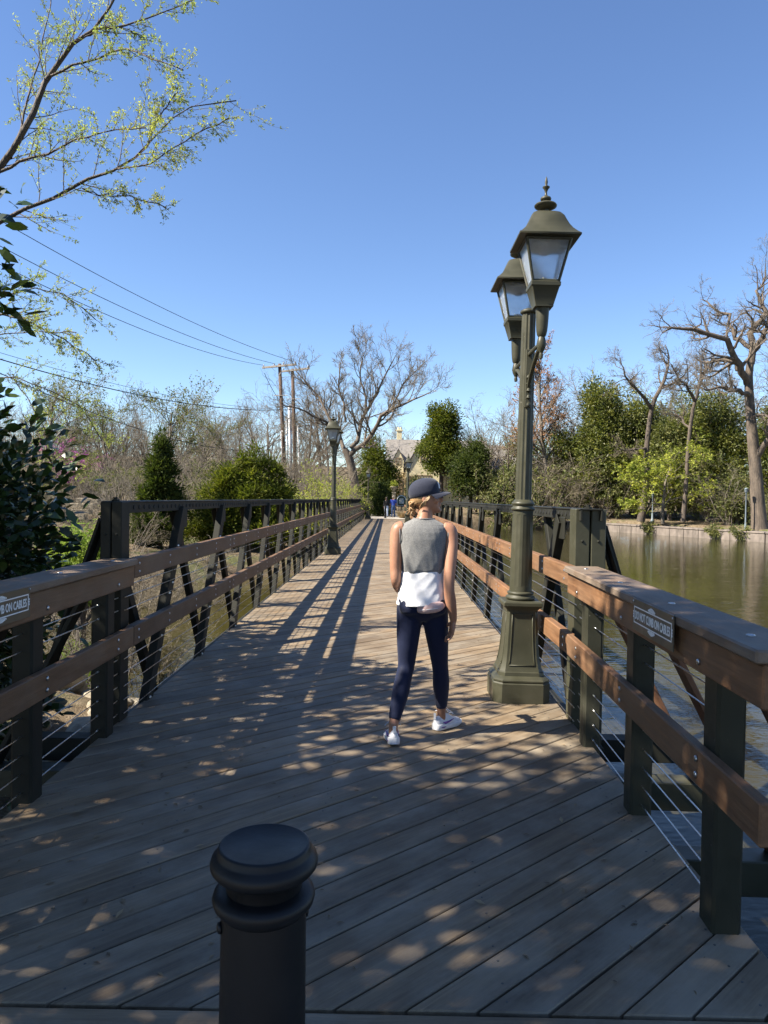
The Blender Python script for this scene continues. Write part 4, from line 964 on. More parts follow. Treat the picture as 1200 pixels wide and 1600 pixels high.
def leaf_quads(rs, pos, dirs, L, W, fold=0.25, jit=0.6, droop=0.0):
    """folded diamond leaves, 4 vertices and 2 triangles each"""
    N = len(pos); d = nrm(dirs + jit * rs.randn(N, 3) + np.array([0, 0, -droop]))
    up = rs.randn(N, 3); up[:, 2] = np.abs(up[:, 2]) + 0.5; sd = nrm(np.cross(d, up)); nn = np.cross(sd, d)
    L = L * rs.uniform(0.7, 1.25, (N, 1)); W = W * rs.uniform(0.75, 1.2, (N, 1))
    a = pos; b = pos + d * L * 0.45 + sd * W * 0.5 + nn * W * fold; c = pos + d * L; e = pos + d * L * 0.45 - sd * W * 0.5 + nn * W * fold
    V = np.stack([a, b, c, e], 1).reshape(-1, 3); i = np.arange(N)[:, None] * 4
    T = np.concatenate([i + [0, 1, 2], i + [0, 2, 3]], 1).reshape(-1, 3)
    return V, T
def tree_obj(name, wood, fine, leaves, mw, mf, ml, loc=(0, 0, 0), rz=0, fine_name='twigs', kids=None):
    root = empty(name, loc, rz)
    if wood: v, q_ = joinq(wood); link('trunk', np_mesh('trunk', v, q_), root, mw)
    if fine: v, q_ = joinq(fine); link(fine_name, np_mesh(fine_name, v, q_), root, mf)
    if leaves is not None: link('crown' if fine_name != 'crown' else 'foliage', np_mesh('crown', leaves[0], None, leaves[1], False), root, ml)
    return root
def bare_tree(name, seed, h=12.0, r=0.22, trunk=None, lv=((7, (30, 60), (0.45, 0.7)), (6, (30, 60), (0.45, 0.7)), (6, (25, 60), (0.4, 0.65)), (5, (25, 60), (0.4, 0.65))), lean=(0, 0), mw='bark', mf='twig', up=0.06, t0=0.3, wander=0.16, minr=0.009, leaf=None, tips=None, fade=0.35, loc=(0, 0, 0), limbs=None, sides0=10):
    T = Tree(seed)
    if trunk is None:
        P, Rr = T.grow(np.zeros((1, 3)), np.array([[lean[0], lean[1], 1.0]]), np.array([h * 0.72]), np.array([r]), 9, 0.07, 0.03, 0.3)
    else:
        tp = np.array([list(p[:3]) for p in trunk], float)[None]; P = tp; Rr = np.array([[p[3] for p in trunk]])
    wood = [tubes(P, Rr, sides0)]; fine = []
    sets = [(P, Rr)]
    if limbs:
        for lb in limbs:
            p_, r_ = np.array([list(p[:3]) for p in lb], float)[None], np.array([[p[3] for p in lb]])
            # resample to keep the limbs smooth
            wood.append(tubes(p_, r_, 8)); sets.append((p_, r_))
        firsts = sets[1:]
    else: firsts = sets
    a = [T.kids(p_, r_, lv[0][0], t0, 1.0, lv[0][1], lv[0][2], 0.55, fade) for p_, r_ in firsts]
    pos, d, L, rr = [np.concatenate([x[i] for x in a]) for i in range(4)]
    P1, R1 = T.grow(pos, d, L, np.maximum(rr, minr), 7, wander, up, 0.3)
    wood.append(tubes(P1, R1, 6)); cur = (P1, R1)
    for li, (n, an, lf) in enumerate(lv[1:]):
        pos, d, L, rr = T.kids(cur[0], cur[1], n, 0.18, 1.0, an, lf, 0.6, 0.3)
        K = 5 if li == 0 else 4
        P2, R2 = T.grow(pos, d, L, np.maximum(rr, minr * (0.8 ** (li + 1))), K, wander * 1.15, up, 0.45)
        (wood if li == 0 else fine).append(tubes(P2, R2, 4 if li == 0 else 3)); cur = (P2, R2)
    lv_ = None
    if leaf:
        n, Ls, Ws, mat = leaf[:4]
        pos, d, _, _ = T.kids(cur[0], cur[1], n, 0.1, 1.0, (20, 80), (0.5, 0.8), 1.0)
        lv_ = leaf_quads(T.r, pos, d, Ls, Ws, 0.2, 0.5)
    return tree_obj(name, wood, fine, lv_, M[mw], M[mf], M[leaf[3]] if leaf else None, loc)
def blob_leaves(rs, blobs, n, L, W, clump=0.35, per=14, out=0.8, fold=0.25, jit=0.6, shell=0.45, droop=0.0, flat=1.0, oval=False):
    """leaf clumps spread through ellipsoid blobs (cx, cy, cz, rx, ry, rz), denser towards the outside"""
    vol = np.array([b[3] * b[4] * b[5] for b in blobs]) ** 0.75; pr = vol / vol.sum()
    nc = max(1, n // per); w = rs.choice(len(blobs), nc, p=pr); B = np.array(blobs)[w]
    d = nrm(rs.randn(nc, 3)); rad = rs.uniform(shell ** 3, 1.12, (nc, 1)) ** (1 / 3.0) * np.where(rs.rand(nc, 1) < 0.12, rs.uniform(1.0, 1.28, (nc, 1)), 1.0)
    c = B[:, :3] + d * rad * B[:, 3:6]
    cs = clump * rs.uniform(0.6, 1.4, (nc, 1, 1))
    pos = c[:, None] + rs.randn(nc, per, 3) * cs * np.array([1, 1, flat]) * 0.6
    dirs = nrm(d * B[:, 3:6])[:, None] * out + nrm(pos - c[:, None]) * 0.9
    if oval: return oval_leaves(rs, pos.reshape(-1, 3), dirs.reshape(-1, 3), L, W, jit, droop)
    return leaf_quads(rs, pos.reshape(-1, 3), dirs.reshape(-1, 3), L, W, fold, jit, droop)
def evergreen(name, seed, blobs, n, L, W, mat, clump=0.4, per=14, trunk=None, loc=(0, 0, 0), shell=0.45, mw='bark_dark', limbs=14, **kw):
    T = Tree(seed); B = np.array(blobs)
    if trunk is None:
        zt = (B[:, 2] + 0.3 * B[:, 5]).max(); trunk = [(0, 0, -0.4, 0.02 * zt + 0.08), (0.05, 0, zt * 0.5, 0.012 * zt + 0.05), (0, 0, zt, 0.03)]
    P = np.array([list(p[:3]) for p in trunk], float)[None]; Rr = np.array([[p[3] for p in trunk]])
    wood = [tubes(P, Rr, 8)]
    # limbs reach from the trunk into each blob
    tgt = B[T.r.choice(len(B), limbs)]; q1 = tgt[:, :3] + nrm(T.r.randn(limbs, 3)) * tgt[:, 3:6] * 0.75
    zq = np.clip(q1[:, 2] * 0.6, trunk[0][2] + 0.3, trunk[-1][2])
    q0 = np.stack([np.interp(zq, [p[2] for p in trunk], [p[i] for p in trunk]) for i in (0, 1)] + [zq], 1)
    mid = (q0 + q1) / 2 + T.r.randn(limbs, 3) * 0.15
    P1 = np.stack([q0, (q0 + mid) / 2, mid, (mid + q1) / 2, q1], 1); R1 = np.interp(zq, [p[2] for p in trunk], [p[3] for p in trunk])[:, None] * np.linspace(0.5, 0.12, 5)[None]
    wood.append(tubes(P1, R1, 5))
    lv_ = blob_leaves(T.r, blobs, n, L, W, clump, per, shell=shell, **kw)
    return tree_obj(name, wood, None, lv_, M[mw], None, M[mat], loc)
def dup(src, loc, rz=0.0, s=1.0, sz=None, label=None, cat=None, group=None, mats=None):
    c = copy_tree(src); c.location = loc; c.rotation_euler = (0, 0, rz); c.scale = (s, s, sz or s)
    tag(c, label, cat, group)
    return c
M['lf_magnolia'] = mat_leaf('magnolia_leaf', (0.012, 0.026, 0.010), (0.050, 0.085, 0.022), 0.12, 0.28, 0.5)
M['lf_mag_far'] = mat_leaf('magnolia_leaf_far', (0.040, 0.052, 0.013), (0.165, 0.175, 0.042), 0.30, 0.45, 0.35)
M['lf_cedar'] = mat_leaf('cedar_spray', (0.034, 0.052, 0.010), (0.150, 0.165, 0.028), 0.35, 0.7, 0.15)
M['lf_cedar_dark'] = mat_leaf('cedar_spray_dark', (0.020, 0.034, 0.010), (0.080, 0.100, 0.024), 0.30, 0.7, 0.15)
M['lf_bud'] = mat_leaf('spring_bud', (0.19, 0.22, 0.08), (0.36, 0.39, 0.165), 0.5, 0.6, 0.2)
M['lf_spring'] = mat_leaf('spring_leaf', (0.17, 0.20, 0.035), (0.38, 0.40, 0.085), 0.4, 0.6, 0.2)
M['lf_olive'] = mat_leaf('olive_leaf', (0.07, 0.085, 0.028), (0.18, 0.185, 0.07), 0.3, 0.6, 0.2)
M['lf_willow'] = mat_leaf('willow_leaf', (0.13, 0.19, 0.03), (0.27, 0.35, 0.07), 0.4, 0.6, 0.2)
M['lf_redbud'] = mat_leaf('redbud_flower', (0.20, 0.06, 0.16), (0.42, 0.16, 0.36), 0.3, 0.7, 0.1, tcol=(1.1, 0.8, 1.1))
M['lf_tan'] = mat_leaf('dry_seed', (0.20, 0.115, 0.065), (0.36, 0.23, 0.14), 0.3, 0.8, 0.1, tcol=(1.1, 0.9, 0.7))
M['lf_dry'] = mat_leaf('dry_brush', (0.22, 0.165, 0.10), (0.42, 0.34, 0.22), 0.3, 0.8, 0.1, tcol=(1.1, 0.95, 0.7))
def W(px, py, Y): p = at(px, py, Y); return (p.x, p.y, p.z)
def base(px, Y, py=790):
    x = at(px, py, Y).x; return Vector((x, Y, gz(x, Y)))
# ------------------------------------------------------------------ planting
def crv(pts, n=11, jit=0.0, seed=0):
    """smooth curve (Catmull-Rom) through points with radii"""
    P = np.array(pts, float); m = len(P); E = np.vstack([2 * P[0] - P[1], P, 2 * P[-1] - P[-2]]); out = []
    for u in np.linspace(0, m - 1 - 1e-6, n):
        i = int(u); t = u - i; a, b, c, d = E[i], E[i + 1], E[i + 2], E[i + 3]
        out.append(0.5 * (2 * b + (c - a) * t + (2 * a - 5 * b + 4 * c - d) * t * t + (3 * b - a - 3 * c + d) * t ** 3))
    out = np.array(out)
    if jit: out[1:-1, :3] += np.random.RandomState(seed).randn(n - 2, 3) * jit
    out[:, 3] = np.maximum(out[:, 3], 0.006); return out
def limb_px(pts, Y0, o, n=11, jit=0.0, seed=0, widen=1.0):
    """pts: (px, py, extra depth, radius) -> local points of a limb"""
    L = [];
    for px, py, dd, r in pts: p = at(px, py, Y0 + dd); L.append((p.x - o[0], p.y - o[1], p.z - o[2], r * widen))
    return crv(L, n, jit, seed)
# --- the big leaning bare oak at the far end, left of the path
o = base(557, 62.5)
tr = limb_px([(558, 800, 0, .52), (556, 772, 0, .42), (551, 740, 0, .38), (545, 715, 0, .36), (538, 702, 0, .28)], 62.5, o, 9)
lb = [limb_px(p, 62.5, o, 11, 0.06, i, 0.82) for i, p in enumerate([
    [(544, 714, 0, .30), (556, 700, -.5, .27), (572, 688, -1, .24), (588, 668, -1.5, .20), (594, 650, -2, .17), (612, 638, -2.5, .14), (636, 627, -3, .10), (655, 620, -3.5, .07), (674, 612, -4, .04)],
    [(548, 700, 0, .26), (561, 680, .5, .22), (563, 655, 1, .19), (578, 636, 1.4, .16), (592, 606, 2, .12), (604, 580, 2.5, .08), (618, 556, 3, .04)],
    [(541, 706, 0, .24), (530, 684, 1, .20), (512, 650, 1.5, .16), (499, 622, 2, .12), (480, 598, 2.5, .08), (462, 580, 3, .04)],
    [(528, 690, 0, .18), (520, 668, -1, .15), (500, 655, -2, .12), (472, 640, -3, .08), (442, 634, -4, .04)],
    [(572, 645, 0, .14), (570, 615, .5, .11), (562, 585, 1, .08), (566, 560, 1.4, .05), (572, 540, 2, .03)],
    [(594, 652, 0, .12), (612, 640, 1, .10), (624, 612, 2, .08), (640, 590, 3, .06), (660, 570, 4, .03)],
    [(540, 660, 0, .12), (536, 630, 0, .10), (528, 600, 0, .07), (532, 566, 0, .03)]])]
oak = bare_tree('bare_oak', 11, trunk=tr, limbs=lb, lv=((14, (25, 60), (0.2, 0.42)), (6, (25, 55), (0.42, 0.68)), (5, (20, 50), (0.42, 0.68)), (4, (20, 50), (0.45, 0.8))), up=0.10, t0=0.15, wander=0.14, minr=0.017, loc=o, mf='twig')
tag(oak, 'large leaning bare oak with a forked trunk at the far left bridge end', 'tree')
# --- gnarled bare oak at the right picture edge
o = base(1186, 57.0, 830)
tr = limb_px([(1186, 838, 0, .78), (1184, 815, 0, .58), (1179, 745, 0, .47), (1172, 676, 0, .40), (1168, 630, 0, .35), (1166, 588, 0, .30), (1170, 561, 0, .26)], 57, o, 13)
lb = [limb_px(p, 57.0, o, 13, 0.08, i + 20) for i, p in enumerate([
    [(1164, 600, 0, .30), (1157, 584, -.5, .27), (1144, 561, -1, .24), (1132, 535, -1.5, .21), (1100, 523, -2, .17), (1060, 512, -2.5, .12), (1032, 522, -3, .05)],
    [(1157, 586, 0, .2), (1142, 568, .6, .17), (1106, 565, 1.5, .13), (1094, 584, 2, .06)],
    [(1168, 620, 0, .18), (1150, 612, -1, .16), (1126, 608, -2, .13), (1099, 611, -3, .07), (1090, 600, -3, .04)],
    [(1169, 570, 0, .30), (1171, 538, 0, .27), (1167, 521, .4, .24), (1178, 506, .6, .21), (1194, 492, .8, .18), (1184, 475, 1, .14), (1175, 457, 1, .10), (1187, 443, 1, .08), (1190, 415, 1, .03)],
    [(1172, 552, 0, .22), (1187, 526, -.6, .2), (1200, 508, -1, .17), (1222, 490, -1.5, .13), (1250, 460, -2, .06)],
    [(1169, 545, 0, .2), (1150, 530, 1, .17), (1137, 518, 1.5, .14), (1134, 495, 2, .12), (1110, 486, 2.5, .09), (1092, 470, 3, .04)],
    [(1178, 716, 0, .26), (1198, 682, -1, .2), (1222, 650, -2, .16), (1260, 620, -3, .08)],
    [(1172, 652, 0, .12), (1186, 650, -2, .10), (1215, 655, -3, .07), (1250, 640, -4, .04)]])]
o2 = bare_tree('bare_oak', 12, trunk=tr, limbs=lb, lv=((13, (35, 80), (0.16, 0.38)), (5, (30, 65), (0.4, 0.7)), (5, (25, 60), (0.42, 0.72)), (4, (25, 55), (0.45, 0.75))), up=0.07, t0=0.2, wander=0.20, minr=0.014, loc=o, mw='bark', mf='twig_grey')
tag(o2, 'huge gnarled bare oak rising behind the bank wall at the right edge', 'tree')
# --- slimmer bare trees on the right bank
o = base(1010, 66, 810)
tr = limb_px([(1000, 815, 0, .36), (1008, 760, 0, .27), (1008, 707, 0, .23), (1014, 650, 0, .20), (1020, 625, 0, .17)], 66, o, 9)
lb = [limb_px(p, 66, o, 9, 0.08, i + 40) for i, p in enumerate([
    [(1018, 634, 0, .2), (1026, 610, 0, .17), (1037, 584, .5, .13), (1042, 560, 1, .08), (1036, 540, 1, .03)],
    [(1016, 640, 0, .16), (998, 612, -1, .13), (982, 596, -1.5, .10), (970, 578, -2, .06), (966, 560, -2, .03)],
    [(1028, 606, 0, .12), (1048, 600, 1, .09), (1066, 585, 2, .06), (1080, 570, 2, .03)],
    [(1008, 700, 0, .14), (985, 704, -1, .10), (966, 702, -2, .05)]])]
t = bare_tree('bare_tree', 13, trunk=tr, limbs=lb, lv=((10, (30, 70), (0.3, 0.55)), (6, (25, 60), (0.4, 0.7)), (5, (25, 60), (0.4, 0.7)), (4, (25, 60), (0.4, 0.7))), t0=0.2, wander=0.22, minr=0.013, loc=o, mw='bark_dark', mf='twig')
tag(t, 'bare tree with a leaning dark trunk rising behind the yellow green right bank bush', 'tree')
o = base(1070, 63, 815)
tr = limb_px([(1066, 815, 0, .22), (1070, 760, 0, .18), (1073, 700, 0, .16), (1080, 640, 0, .14), (1088, 615, 0, .12)], 63, o, 9)
lb = [limb_px(p, 63, o, 9, 0.08, i + 50) for i, p in enumerate([
    [(1086, 620, 0, .14), (1093, 600, 0, .12), (1098, 575, .5, .08), (1092, 545, 1, .03)],
    [(1083, 628, 0, .14), (1072, 606, -1, .11), (1058, 592, -1.5, .08), (1046, 570, -2, .03)],
    [(1076, 672, 0, .10), (1060, 655, 1, .07), (1048, 640, 2, .03)]])]
t = bare_tree('bare_tree', 14, trunk=tr, limbs=lb, lv=((11, (25, 65), (0.4, 0.75)), (6, (25, 60), (0.4, 0.7)), (5, (25, 60), (0.4, 0.7)), (4, (25, 60), (0.4, 0.7))), t0=0.2, wander=0.2, minr=0.013, loc=o, mw='bark_dark', mf='twig_grey')
tag(t, 'slim forked bare tree between the pale green bush and the huge right oak', 'tree')
# --- russet feathery tree behind the near lamp
b = base(856, 78)
t = bare_tree('russet_tree', 15, h=24.0, r=0.30, lv=((34, (35, 62), (0.24, 0.36)), (6, (30, 55), (0.35, 0.55)), (4, (25, 55), (0.4, 0.65)), (3, (25, 55), (0.4, 0.7))), up=0.06, t0=0.28, wander=0.10, minr=0.014, loc=b, mw='bark_grey', mf='twig_red', leaf=(3, 0.22, 0.10, 'lf_tan'), fade=0.60)
tag(t, 'feathery russet brown tree standing behind the near street lamp', 'tree')
# --- shared bare-tree variants for woods
var = []
for i, (h, mfm, lvn) in enumerate([(13, 'twig', 9), (12, 'twig_grey', 8), (14, 'twig', 9), (11, 'twig_grey', 8), (12, 'twig', 9)]):
    v = bare_tree('bare_tree', 60 + i, h=h, r=0.20, lv=((lvn, (22, 55), (0.5, 0.85)), (6, (25, 55), (0.45, 0.7)), (5, (25, 55), (0.4, 0.7)), (4, (25, 60), (0.4, 0.75))), up=0.08, t0=0.22, wander=0.16, minr=0.018, mw='bark_grey' if i % 2 else 'bark', mf=mfm, lean=(0.1 * math.sin(i * 2.1), 0.1 * math.cos(i * 3.7)))
    var.append(v)
T_ = Tree(77)
def bush(name, seed, h, n, mf, leaf=None, spread=0.5):
    T = Tree(seed); a = T.r.rand(n) * 6.283; d = np.stack([np.cos(a) * spread, np.sin(a) * spread, np.ones(n)], 1)
    P, Rr = T.grow(np.stack([np.cos(a), np.sin(a), 0 * a], 1) * 0.15, d, h * T.r.uniform(.7, 1.05, n), np.full(n, 0.016 * h ** .5), 6, 0.16, 0.02, 0.35)
    wood = [tubes(P, Rr, 5)]; fine = []; cur = (P, Rr)
    for n2, lf, K in ((6, (0.3, 0.6), 5), (5, (0.35, 0.6), 4), (4, (.4, .6), 3)):
        pos, dd, L, rr = T.kids(cur[0], cur[1], n2, 0.15, 1.0, (25, 65), lf, 0.6, 0.3)
        cur = T.grow(pos, dd, L, np.maximum(rr, 0.005), K, 0.2, 0.03, 0.5); fine.append(tubes(cur[0], cur[1], 3))
    lv_ = None
    if leaf:
        pos, dd, _, _ = T.kids(cur[0], cur[1], leaf[0], 0.1, 1.0, (20, 80), (0.5, 0.8), 1.0); lv_ = leaf_quads(T.r, pos, dd, leaf[1], leaf[2], 0.2, 0.5)
    return tree_obj(name, wood, fine, lv_, M['bark_grey'], M[mf], M[leaf[3]] if leaf else None)
bv = [bush('bare_bush', 80, 3.2, 9, 'twig'), bush('bare_bush', 81, 2.6, 11, 'twig_grey'), bush('budding_bush', 82, 3.4, 9, 'twig', (2, 0.13, 0.06, 'lf_spring')), bush('olive_bush', 83, 3.0, 10, 'twig', (3, 0.14, 0.07, 'lf_olive'))]
used = set()
def place(src, px, Y, top, rz, label, cat, group, zoff=0.0):
    """stands a copy at picture column px, Y metres ahead, its top at picture row `top`"""
    b_ = base(px, Y, 790); zt = at(px, top, Y).z
    me_h = max((max(v.co.z for v in c.data.vertices) if len(c.data.vertices) < 20 else float(np.max(get_z(c.data)))) for c in src.children)
    s_ = max(0.2, (zt - b_.z) / me_h)
    if src.name not in used and not src.get('label'): used.add(src.name); o_ = src
    else: o_ = copy_tree(src)
    o_.location = (b_.x, b_.y, b_.z - 0.1); o_.rotation_euler = (0, 0, rz); o_.scale = (s_ * 1.06, s_ * 1.06, s_); tag(o_, label, cat, group); return o_
_zc = {}
def get_z(me):
    if me.name not in _zc:
        a = np.zeros(len(me.vertices) * 3, np.float32); me.vertices.foreach_get('co', a); _zc[me.name] = a.reshape(-1, 3)[:, 2]
    return _zc[me.name]
rr = random.Random(21)
GW, LW = 'bare trees of the wood behind the left bank', 'one of the bare grey brown trees massed in the wood on the left skyline'
pxs = [(-40, 60, 640), (15, 74, 660), (60, 62, 650), (95, 90, 646), (140, 70, 640), (165, 100, 634), (190, 84, 632), (215, 66, 650), (240, 96, 636), (262, 76, 640), (288, 104, 632), (305, 70, 648), (325, 92, 632), (345, 82, 638), (362, 110, 622), (380, 74, 632), (400, 92, 612), (415, 66, 622), (432, 88, 606), (455, 100, 588), (480, 84, 575), (500, 104, 580), (515, 76, 600), (470, 70, 640), (-10, 95, 630), (128, 110, 628)]
for i, (px, Y, top) in enumerate(pxs): place(var[i % 5], px, Y, top + rr.uniform(-8, 8), rr.uniform(0, 6.28), LW, 'tree', GW)
GR, LR_ = 'bare trees behind the far right bank', 'one of the bare grey trees standing behind the evergreens of the right bank'
for i, (px, Y, top) in enumerate([(720, 96, 640), (742, 84, 622), (765, 92, 612), (785, 80, 626), (812, 90, 590), (890, 92, 610), (915, 86, 640), (960, 90, 566), (985, 84, 590), (1060, 92, 560), (1100, 84, 590), (1130, 96, 570), (1215, 80, 520), (1240, 70, 480), (640, 120, 655), (600, 118, 650)]):
    place(var[(i + 2) % 5], px, Y, top + rr.uniform(-8, 8), rr.uniform(0, 6.28), LR_, 'tree', GR)
gb_ = tag(bare_tree('green_budding_tree', 90, h=12, r=0.2, lv=((9, (22, 55), (0.5, 0.85)), (6, (25, 55), (0.45, 0.7)), (6, (25, 55), (0.4, 0.7)), (4, (25, 60), (0.4, 0.7))), up=0.08, t0=0.2, minr=0.014, mw='bark_grey', mf='twig', leaf=(2, 0.2, 0.10, 'lf_olive'), loc=base(262, 62)), 'yellow green budding tree in the left skyline wood right of the narrow cedar', 'tree', 'green budding trees of the left wood')
for px, Y, s_, lab in ((165, 70, .95, 'yellow green budding tree in the left wood above the end post'), (345, 74, .9, 'yellow green budding tree in the left wood above the broad cedar'), (70, 60, 1.0, 'yellow green budding tree near the left picture edge behind the magnolia')): dup(gb_, base(px, Y), px * .1, s_, None, lab, 'tree', 'green budding trees of the left wood')
# far-off wood that reads as one mass
TF = Tree(300); nf = 56; sd_ = np.where(np.arange(nf) < 38, -1, 1)
fx = np.where(sd_ < 0, TF.r.uniform(-105, -4, nf), TF.r.uniform(6, 80, nf)); fy = np.where(sd_ < 0, TF.r.uniform(92, 140, nf), TF.r.uniform(96, 135, nf))
P, Rr = TF.grow(np.stack([fx, fy, ground_h(fx, fy) - .3], 1), np.tile([[0, 0, 1.0]], (nf, 1)), TF.r.uniform(8.0, 11.5, nf), np.full(nf, .17), 6, .1, .03, .3)
parts_ = [tubes(P, Rr, 5)]; cur = (P, Rr)
for n2, lf, K in ((9, (0.4, 0.75), 5), (6, (.4, .7), 4), (5, (.4, .7), 3), (2, (.4, .7), 2)):
    pos, d_, L, rr_ = TF.kids(cur[0], cur[1], n2, .15, 1.0, (22, 58), lf, .6, .3); cur = TF.grow(pos, d_, L, np.maximum(rr_, .02), K, .17, .07, .5); parts_.append(tubes(cur[0], cur[1], 3))
v_, q_ = joinq(parts_); tag(link('far_wood', np_mesh('far_wood', v_, q_), None, M['twig']), 'hazy far-off bare wood behind everything on both sides', 'wood', kind='stuff')
# brush on the left bank and at the bridge end
GB, LB = 'bare bushes on the left bank', 'one of the tangled bare bushes covering the left creek bank'
for i, (px, Y, top) in enumerate([(60, 34, 745), (100, 40, 738), (150, 30, 770), (185, 38, 720), (215, 46, 730), (290, 44, 700), (310, 40, 720), (175, 48, 715), (130, 52, 705), (300, 56, 690), (330, 60, 680), (200, 58, 690), (60, 50, 700), (20, 44, 690), (455, 52, 700), (480, 56, 690), (505, 50, 700), (430, 60, 690), (150, 22, 800), (105, 19, 830), (180, 16, 860), (225, 24, 830), (330, 46, 750), (350, 40, 780), (520, 60, 700), (470, 46, 740), (75, 58, 690), (110, 64, 680), (160, 62, 684), (235, 62, 690), (265, 50, 705), (320, 66, 672), (345, 64, 684), (375, 66, 680), (400, 60, 690), (30, 56, 690), (-10, 48, 690), (195, 70, 675), (290, 72, 668), (140, 44, 740), (90, 30, 775), (40, 27, 780), (205, 32, 770), (240, 20, 905), (275, 22, 880), (310, 24, 868), (285, 30, 840), (330, 30, 835), (355, 33, 830), (225, 14, 935), (160, 14, 890), (120, 12, 930), (440, 68, 680), (250, 42, 745)]):
    place(bv[i % 2], px, Y, top + rr.uniform(-6, 6), rr.uniform(0, 6.28), LB, 'bush', GB)
GB2, LB2 = 'budding bushes by the far left railing', 'one of the yellow green budding bushes behind the left railing near the far lamp'
for px, Y, top, w_ in [(465, 40, 750, 'leftmost of the five'), (485, 44, 716, 'second from left of the five'), (498, 36, 752, 'middle one of the five'), (508, 48, 728, 'fourth from left of the five'), (532, 54, 740, 'rightmost of the five')]: place(bv[2], px, Y, top, rr.uniform(0, 6.28), w_ + ' yellow green budding bushes behind the left railing', 'bush', GB2)
for px, Y, top in [(120, 56, 700), (180, 52, 725), (225, 54, 715), (300, 48, 735), (330, 54, 715), (40, 40, 735)]: place(bv[3], px, Y, top, rr.uniform(0, 6.28), 'one of the dull olive green bushes in the left bank brush', 'bush', 'olive bushes of the left bank')
GB3, LB3 = 'undergrowth bushes of the right bank', 'one of the dull olive bushes under the trees of the right bank'
for i, (px, Y, top) in enumerate([(945, 74, 712), (1000, 76, 700), (1060, 74, 720), (1110, 66, 700), (865, 76, 690), (835, 78, 705), (775, 76, 720), (905, 75, 700), (1140, 62, 720), (815, 74, 720), (850, 80, 700), (880, 80, 690), (905, 80, 715), (930, 79, 730), (955, 76, 700), (1085, 74, 745), (1120, 66, 740), (1150, 64, 760), (785, 78, 730), (870, 79, 745), (760, 84, 745), (1205, 60, 760), (900, 84, 680)]):
    place((bv[3], bv[0], bv[1])[i % 3], px, Y, top, rr.uniform(0, 6.28), LB3, 'bush', GB3)
# --- evergreens of the right bank
def mass(px, Y, top, wpx, seed, n, label, mat='lf_mag_far', L=0.42, name='evergreen_tree', bot=None, k=9, squash=1.0):
    b_ = base(px, Y); H = at(px, top, Y).z - b_.z; w = wpx / FPX * Y / 2; rs = np.random.RandomState(seed)
    z0 = 0.12 * H if bot is None else bot; bl = []; k = k * 3; L = L * 0.8; n = int(n * 1.35)
    for i in range(k):
        t_ = (i + 0.5) / k; z = z0 + (H - z0) * (0.08 + 0.84 * t_); rad = w * (1 - 0.75 * abs(t_ - 0.38) ** 1.3 * 1.35)
        a_ = rs.rand() * 6.28; off = rs.uniform(.25, .72) * rad
        bl.append((math.cos(a_) * off, math.sin(a_) * off, z, rad * rs.uniform(.32, .62), rad * rs.uniform(.32, .62), (H - z0) / k * rs.uniform(1.6, 4.2) * squash))
    return tag(evergreen(name, seed, bl, n, L, L * 0.45, mat, clump=0.55, per=16, loc=b_), label, 'tree')
mass(930, 76, 590, 120, 101, 17000, 'tall broad evergreen with yellow green sunlit leaves left of the right bank bush')
mass(990, 74, 622, 130, 102, 13000, 'dark rounded evergreen behind the pale green bush on the right bank', 'lf_mag_far')
mass(1105, 70, 620, 150, 103, 19000, 'wide glossy evergreen between the slim bare tree and the huge right oak')
mass(1045, 72, 655, 110, 104, 9000, 'low dark evergreen filling the gap behind the slim bare tree', 'lf_olive')
mass(960, 84, 600, 150, 116, 11000, 'tall olive green tree crown behind the right bank evergreens', 'lf_olive')
mass(1060, 84, 606, 170, 117, 12000, 'broad olive green tree crown behind the slim bare tree', 'lf_olive')
mass(820, 88, 680, 110, 118, 8000, 'olive thicket behind the near lamp shaft', 'lf_olive')
mass(1225, 62, 600, 110, 105, 12000, 'dark evergreen behind the huge oak at the right picture edge')
mass(872, 80, 668, 95, 106, 9000, 'small evergreen at the waterline left of the tall broad evergreen', 'lf_mag_far', 0.34)
mass(1150, 62, 742, 60, 107, 5000, 'low leafy shrub by the foot of the huge right oak', 'lf_olive', 0.3, 'leafy_shrub', 0.2)
t = bare_tree('spring_tree', 108, h=7.2, r=0.14, lv=((12, (40, 75), (0.55, 0.95)), (7, (30, 60), (0.45, 0.7)), (5, (30, 60), (0.4, 0.7)), (4, (25, 60), (0.4, 0.7))), up=0.0, t0=0.22, wander=0.15, minr=0.012, mw='bark_grey', mf='twig', leaf=(5, 0.24, 0.10, 'lf_spring'), loc=base(1035, 65.2), fade=0.25)
t.scale = (1.3, 1.1, 0.92); tag(t, 'bright yellow green spring bush tree leaning over the right bank wall', 'tree')
# --- evergreens at the far end
mass(586, 74, 690, 60, 110, 15000, 'tall dense dark green hedge tree left of the path behind the couple', 'lf_cedar', 0.34, 'hedge_tree', 0.0, 8, 1.3)
mass(566, 66, 745, 40, 111, 6000, 'rounded dark shrub at the foot of the hedge tree by the bridge end', 'lf_cedar_dark', 0.26, 'shrub', 0.0, 5)
mass(592, 64, 752, 30, 112, 5000, 'clipped dark hedge beside the path where the couple walks', 'lf_cedar_dark', 0.24, 'shrub', 0.0, 5)
mass(735, 78, 693, 76, 113, 13000, 'round crowned dark pine right of the cap of the woman', 'lf_cedar_dark', 0.34, 'round_pine', 2.0, 6)
mass(650, 84, 752, 30, 114, 4500, 'low dark shrubs in front of the cream house', 'lf_cedar_dark', 0.3, 'shrub', 0.0, 4)
mass(790, 82, 742, 60, 115, 5000, 'low green shrub behind the right railing left of the near lamp', 'lf_cedar_dark', 0.3, 'shrub', 0.0, 4)
